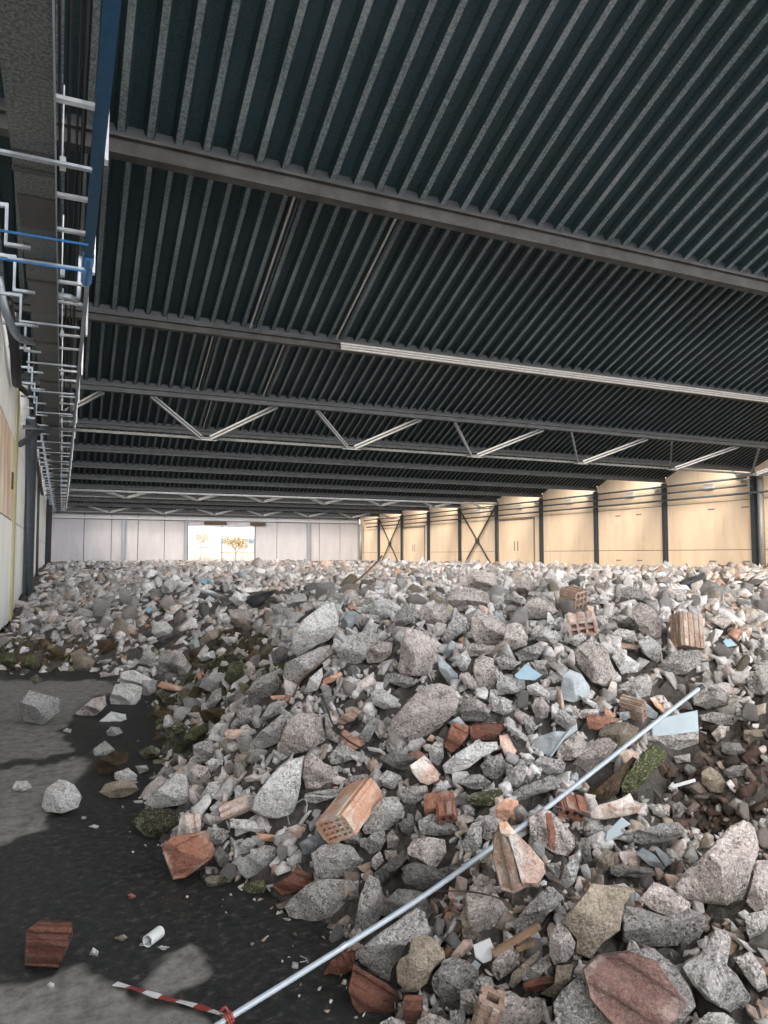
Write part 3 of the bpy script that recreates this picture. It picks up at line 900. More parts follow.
def debris_mat():
    m = bpy.data.materials.new('fine_debris')
    nt, b = nodes_of(m)
    tc = nt.nodes.new('ShaderNodeTexCoord')
    n1 = noise_node(nt, tc.outputs['Object'], 14, 6, 0.7)
    r = ramp_node(nt, [(0.3, (0.028, 0.024, 0.021)), (0.55, (0.07, 0.061, 0.054)), (0.75, (0.16, 0.142, 0.128))])
    nt.links.new(n1.outputs[0], r.inputs[0])
    nt.links.new(r.outputs[0], b.inputs['Base Color'])
    b.inputs['Roughness'].default_value = 0.95
    n2 = noise_node(nt, tc.outputs['Object'], 45, 4, 0.7)
    bump(nt, b, n2.outputs[0], 0.8, 0.03)
    return m
base = mesh_obj('debris_bed', fv, ff, debris_mat())
base['kind'] = 'stuff'
tag(base, 'fine grey-brown dust and crumbs between the stones of the heap', 'debris')

# ---- angular base shapes
def chunk_shape(seed, npts=12, bev=0.0, sub=0, rough=0.0):
    rnd = random.Random(seed)
    bm = bmesh.new()
    for _ in range(npts):
        v = Vector((rnd.uniform(-1, 1), rnd.uniform(-1, 1), rnd.uniform(-1, 1)))
        m = max(abs(v.x), abs(v.y), abs(v.z))
        e = v.length
        v = v / (0.55 * e + 0.45 * m) * rnd.uniform(0.8, 1.0)
        bm.verts.new(v)
    r = bmesh.ops.convex_hull(bm, input=bm.verts[:])
    bmesh.ops.delete(bm, geom=list({g for g in r['geom_interior'] + r['geom_unused'] if isinstance(g, bmesh.types.BMVert)}), context='VERTS')
    bmesh.ops.dissolve_limit(bm, angle_limit=radians(16), verts=bm.verts[:], edges=bm.edges[:])
    if bev:
        bmesh.ops.bevel(bm, geom=bm.edges[:], offset=bev, segments=1, profile=0.6, affect='EDGES', clamp_overlap=True)
    bmesh.ops.triangulate(bm, faces=bm.faces[:])
    if sub:
        bmesh.ops.subdivide_edges(bm, edges=bm.edges[:], cuts=sub, use_grid_fill=True)
        bmesh.ops.triangulate(bm, faces=bm.faces[:])
        bm.normal_update()
        off = Vector((seed * 3.7, seed * 1.3, 0))
        for v in bm.verts:
            d = mnoise.noise(v.co * 1.7 + off) * 0.6 + mnoise.noise(v.co * 4.3 + off) * 0.4
            v.co += v.normal * d * rough
    bm.verts.ensure_lookup_table()
    V = np.array([v.co[:] for v in bm.verts])
    Fc = np.array([[v.index for v in f.verts] for f in bm.faces])
    bm.free()
    V -= (V.max(0) + V.min(0)) / 2
    V /= np.abs(V).max(0)
    return V, Fc
FAR_SHAPES = [chunk_shape(s, 9) for s in range(20)]
NEAR_SHAPES = [chunk_shape(100 + s, 10, 0.035) for s in range(24)]

def rot_mats(k):
    q = RNG.normal(size=(k, 4))
    q /= np.linalg.norm(q, axis=1)[:, None]
    w, x, y, z = q.T
    return np.stack([np.stack([1 - 2 * (y * y + z * z), 2 * (x * y - z * w), 2 * (x * z + y * w)], -1),
                     np.stack([2 * (x * y + z * w), 1 - 2 * (x * x + z * z), 2 * (y * z - x * w)], -1),
                     np.stack([2 * (x * z - y * w), 2 * (y * z + x * w), 1 - 2 * (x * x + y * y)], -1)], 1)

PAL = np.array([(0.44, 0.42, 0.41), (0.36, 0.345, 0.335), (0.54, 0.52, 0.51), (0.48, 0.425, 0.40), (0.30, 0.285, 0.275), (0.55, 0.53, 0.515), (0.25, 0.235, 0.22),
                (0.38, 0.22, 0.16), (0.50, 0.38, 0.32), (0.33, 0.28, 0.23), (0.32, 0.34, 0.35), (0.14, 0.135, 0.13)])
PAL_W = np.array([0.19, 0.16, 0.14, 0.14, 0.10, 0.06, 0.06, 0.012, 0.03, 0.05, 0.012, 0.02])

def stuff_mat():
    m = bpy.data.materials.new('mixed_rubble')
    nt, b = nodes_of(m)
    tc = nt.nodes.new('ShaderNodeTexCoord')
    at = nt.nodes.new('ShaderNodeAttribute')
    at.attribute_name = 'tint'
    n1 = noise_node(nt, tc.outputs['Object'], 30, 5, 0.7)
    f = map_range(nt, n1.outputs[0], 0.3, 0.7, 0.62, 1.3)
    mu = nt.nodes.new('ShaderNodeVectorMath')
    mu.operation = 'SCALE'
    nt.links.new(at.outputs['Color'], mu.inputs[0])
    nt.links.new(f, mu.inputs['Scale'])
    n2 = noise_node(nt, tc.outputs['Object'], 85, 3, 0.7)
    fd = map_range(nt, n2.outputs[0], 0.40, 0.30, 0, 0.5)
    col = mix_node(nt, fd, mu.outputs[0], (0.06, 0.056, 0.052))
    nt.links.new(col, b.inputs['Base Color'])
    b.inputs['Roughness'].default_value = 0.93
    b.inputs['Specular IOR Level'].default_value = 0.25
    bump(nt, b, n1.outputs[0], 0.6, 0.02)
    return m
M_STUFF = stuff_mat()

def zone_colours(P, px, py, k):
    """what the pieces are made of, by where they lie: plain concrete, brick-rich heap at the right edge, mossy gully, brown soil hollow"""
    w = np.tile(PAL_W, (k, 1))
    right = (px > 690) & (py < 640)
    w[right, 7] += 0.12; w[right, 8] += 0.15; w[right, 9] += 0.12
    u = RNG.random(k)
    cw = np.cumsum(w / w.sum(1)[:, None], 1)
    c = PAL[(u[:, None] > cw).sum(1).clip(0, len(PAL) - 1)].copy()
    gully = (np.hypot((px - 232) / 55, (py - 668) / 38) < 1) | ((px < 90) & (py > 642)) | (np.hypot((px - 165) / 50, (py - 730) / 45) < 0.9)
    g = gully & (RNG.random(k) < 0.62)
    c[g] = np.array([(0.045, 0.045, 0.020), (0.09, 0.062, 0.035), (0.15, 0.135, 0.085), (0.06, 0.045, 0.028)])[RNG.integers(0, 4, g.sum())]
    soil = np.hypot((px - 715) / 75, (py - 775) / 60) < 1
    g = soil & (RNG.random(k) < 0.85)
    c[g] = np.array([(0.055, 0.036, 0.028), (0.085, 0.058, 0.045), (0.04, 0.034, 0.03), (0.13, 0.105, 0.09)])[RNG.integers(0, 4, g.sum())]
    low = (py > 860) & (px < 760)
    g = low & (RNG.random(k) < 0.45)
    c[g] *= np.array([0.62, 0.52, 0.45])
    return c * RNG.uniform(0.8, 1.15, (k, 1))

def project(P):
    Q = P - EYEP
    d = Q @ FW
    return 384 + F_PX * (Q @ RT) / d, 512 - F_PX * (Q @ UP) / d, d

def scatter(name, label, centres, radii, shapes, flat=(0.28, 0.8), avoid=True):
    k = len(centres)
    px, py, d = project(centres)
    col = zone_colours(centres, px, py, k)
    R = rot_mats(k)
    sc = np.stack([RNG.uniform(0.85, 1.65, k), RNG.uniform(0.65, 1.0, k), RNG.uniform(flat[0], flat[1], k)], -1) * radii[:, None]
    which = RNG.integers(0, len(shapes), k)
    Vs, Fs, Cs = [], [], []
    off = 0
    for s, (V, Fc) in enumerate(shapes):
        ids = np.nonzero(which == s)[0]
        if len(ids) == 0:
            continue
        W = np.einsum('kij,kvj->kvi', R[ids], V[None] * sc[ids][:, None]) + centres[ids][:, None]
        m, nv = W.shape[:2]
        Vs.append(W.reshape(-1, 3))
        Fs.append((Fc[None] + (np.arange(m) * nv)[:, None, None] + off).reshape(-1, 3))
        Cs.append(np.repeat(col[ids], nv, 0))
        off += m * nv
    V = np.concatenate(Vs).astype(np.float32)
    Fc = np.concatenate(Fs).astype(np.int32)
    C = np.concatenate([np.concatenate(Cs), np.ones((len(V), 1))], 1).astype(np.float32)
    me = bpy.data.meshes.new(name)
    me.vertices.add(len(V))
    me.vertices.foreach_set('co', V.ravel())
    me.loops.add(Fc.size)
    me.loops.foreach_set('vertex_index', Fc.ravel())
    me.polygons.add(len(Fc))
    me.polygons.foreach_set('loop_start', np.arange(0, Fc.size, 3, dtype=np.int32))
    me.polygons.foreach_set('loop_total', np.full(len(Fc), 3, np.int32))
    at = me.attributes.new('tint', 'FLOAT_COLOR', 'POINT')
    at.data.foreach_set('color', C.ravel())
    me.materials.append(M_STUFF)
    me.update(calc_edges=True)
    o = link(bpy.data.objects.new(name, me))
    o['kind'] = 'stuff'
    tag(o, label, 'rubble')
    return o

def sample_polar(k, rmin, rmax, amin, amax, power=1.0, mg=0.15):
    """points spread evenly per sight angle, thinner with distance"""
    t = RNG.random(k) ** power
    r = np.exp(np.log(rmin) + t * (np.log(rmax) - np.log(rmin)))
    a = RNG.uniform(radians(amin), radians(amax), k)
    x, y = r * np.sin(a), r * np.cos(a)
    z = H(np.stack([x, y], -1))
    ok = (x > XL + mg) & (x < XR - 0.3 - mg) & (y < YB - 0.4) & (y > 1.0) & (z > 0.0)
    return np.stack([x, y, z], -1)[ok]


# ================================================================== TRACED PIECES
CROPS = {'A': (300, 900, 4.8), 'B': (450, 900, 4.8), 'C': (608, 900, 4.8), 'D': (130, 790, 4.8), 'E': (280, 790, 4.8), 'F': (430, 790, 4.8), 'G': (580, 790, 4.8), 'H': (640, 700, 6.0),
         'I': (80, 680, 4.8), 'J': (220, 680, 4.8), 'K': (370, 680, 4.8), 'L': (510, 680, 4.8), 'M': (270, 580, 4.8), 'N': (410, 570, 4.8), 'O': (540, 570, 4.8), 'P': (120, 570, 4.8),
         'Q': (500, 780, 2.866), 'U': (500, 560, 2.866), 'V': (0, 560, 2.56), 'W': (0, 780, 2.56)}

def px_poly(s):
    """'A 10,20 30,40 ...' -> picture points"""
    w = s.split()
    ox, oy, sc = CROPS[w[0]]
    return [(ox + float(a) / sc, oy + float(b) / sc) for a, b in (t.split(',') for t in w[1:])]

def resample(poly, nn):
    P = np.array(poly)
    Q = np.roll(P, -1, 0)
    L = np.linalg.norm(Q - P, axis=1)
    cum = np.concatenate([[0], np.cumsum(L)])
    out = []
    for t in np.linspace(0, cum[-1], nn, endpoint=False):
        i = min(np.searchsorted(cum, t, 'right') - 1, len(P) - 1)
        out.append(P[i] + (Q[i] - P[i]) * (t - cum[i]) / max(L[i], 1e-9))
    out = np.array(out)
    for c in P:                                            # keep the corners sharp
        out[np.argmin(np.linalg.norm(out - c, axis=1))] = c
    return out

FOOT_XY = []          # footprints of placed pieces (x, y, z, radius) so that loose filler keeps off them

def lump(name, poly, mat, d=None, on_floor=False, thick=0.75, rough=1.35, groove=None, flatness=0.0, bias=0.0, parent=None, seed=None, slab=False):
    """a broken lump with the given seen outline, real size at its real distance, faceted front and rounded back"""
    seed = seed if seed is not None else int(abs(poly[0][0] * 91 + poly[0][1] * 37)) % 9973
    rnd = random.Random(seed)
    P = np.array(poly)
    cx, cy = P.mean(0)
    w_px, h_px = np.ptp(P[:, 0]), np.ptp(P[:, 1])
    if d is None:
        if on_floor:
            d = hit(cx, P[:, 1].max() - 0.12 * h_px)
        else:
            d = hit(cx, cy + 0.22 * h_px)
        d += bias
    size = sqrt(w_px * h_px) * d / F_PX
    t = thick * min(min(w_px, h_px) * 1.25, max(w_px, h_px)) * d / F_PX
    if on_floor:
        d += 0.25 * t
    nn = 36 if max(w_px, h_px) > 22 else 22
    ring = resample(poly, nn)
    FOLD = 0
    S = (1, 0.95, 0.85, 0.70, 0.52, 0.32, 0.13) if nn == 36 else (1, 0.92, 0.72, 0.45, 0.18)
    vd = ray(cx, cy)
    vd = vd / np.linalg.norm(vd)
    # facet planes of the front, in units of half size: depth toward the viewer = min(planes)
    planes = []
    for _ in range(5):
        a = rnd.uniform(0, 2 * pi)
        g = rnd.uniform(0.4, 1.3)
        planes.append((cos(a) * g, sin(a) * g, rnd.uniform(0.40, 0.80)))
    planes.append((rnd.uniform(-0.2, 0.2), -rnd.uniform(0.7, 1.3), rnd.uniform(0.5, 0.75)))      # top leans away
    planes.append((rnd.uniform(-0.2, 0.2), rnd.uniform(0.5, 1.0), rnd.uniform(0.7, 0.9)))
    def depth(u, v, s, front):
        rim = (1 - s ** 3.2) ** 0.5
        if slab:
            return t * (0.5 if front else 0.9) * min(1.0, rim * 3)
        if front:
            z = min(rim, min(a * u + b * v + c for a, b, c in planes))
            z = z * (1 - flatness) + flatness * min(rim * 1.5, 0.5)
            return t * 0.75 * max(z, -0.15 + 0.15 * rim)
        return t * 0.75 * rim
    hw, hh = w_px / 2, h_px / 2
    amp = 0.045 * size * rough
    sf = 2.2 / max(size, 0.05)
    off = np.array([seed * 0.37, seed * 0.11, seed * 0.23])
    V, idx_f, idx_b = [], [], []
    C0 = np.array([cx, cy])
    def put(q, s, front):
        u, v = (q[0] - cx) / hw, -(q[1] - cy) / hh
        z = depth(u, v, s, front)
        p = EYEP + ray(q[0], q[1]) * d - vd * (z if front else -z)
        pn = Vector((p * sf + off).tolist())
        k = mnoise.noise(pn) * 0.6 + mnoise.noise(pn * 2.7) * 0.5 + mnoise.noise(pn * 6.1) * 0.25
        k2 = mnoise.noise(pn * 1.7 + Vector((9, 4, 2)))
        out = (RT * u + UP * v)
        p = p + (-vd if front else vd) * k * amp * (0.5 if s > 0.97 else 1.0) + out * k2 * amp * 0.5
        if groove and front:
            ga, gn, gd = groove
            ph = ((u * hw) * cos(ga) + (v * hh) * sin(ga)) / max(hw, hh) * gn * pi
            p = p + vd * (1.7 * gd * d / F_PX) * (0.5 + 0.5 * math.copysign(abs(sin(ph)) ** 0.35, sin(ph))) * min(1, (1 - s) * 6 + 0.2)
        V.append(p)
        return len(V) - 1
    if groove:
        S = [1 - i / 24 for i in range(24)]
        nn = 92
        ring = resample(poly, nn)
    rings_f = [[put(C0 + (q - C0) * s, s, True) for q in ring] for s in S]
    cf = put(C0, 0, True)
    SB = (0.93, 0.7, 0.35)
    rings_b = [[put(C0 + (q - C0) * s, s, False) for q in ring] for s in SB]
    cb = put(C0, 0, False)
    Fc = []
    def bridge(r1, r2):
        for i in range(nn):
            j = (i + 1) % nn
            Fc.append([r1[i], r1[j], r2[j], r2[i]])
    for a, b in zip(rings_f[:-1], rings_f[1:]):
        bridge(b, a)
    for i in range(nn):
        Fc.append([cf, rings_f[-1][(i + 1) % nn], rings_f[-1][i]])
    bridge(rings_f[0], rings_b[0])
    for a, b in zip(rings_b[:-1], rings_b[1:]):
        bridge(a, b)
    for i in range(nn):
        Fc.append([cb, rings_b[-1][i], rings_b[-1][(i + 1) % nn]])
    V = np.array(V)
    area = sum((poly[i][0] * poly[(i + 1) % len(poly)][1] - poly[(i + 1) % len(poly)][0] * poly[i][1]) for i in range(len(poly)))
    if area < 0:
        Fc = [f[::-1] for f in Fc]
    if parent is not None:
        org = np.array(parent.location)
    else:
        org = V.mean(0)
        if not on_floor or True:
            FOOT_XY.append((*org, size * 0.5, cx, cy, w_px / 2, h_px / 2))
        if on_floor:                                       # rest on the slab
            V[:, 2] += 0.0 - V[:, 2].min() - 0.006
    o = mesh_obj(name, V, Fc, mat, parent, org, smooth=True, sharp=27 if not groove else 25)
    return o

def depth_of(o):
    return float((np.array(o.location) - EYEP) @ FW)

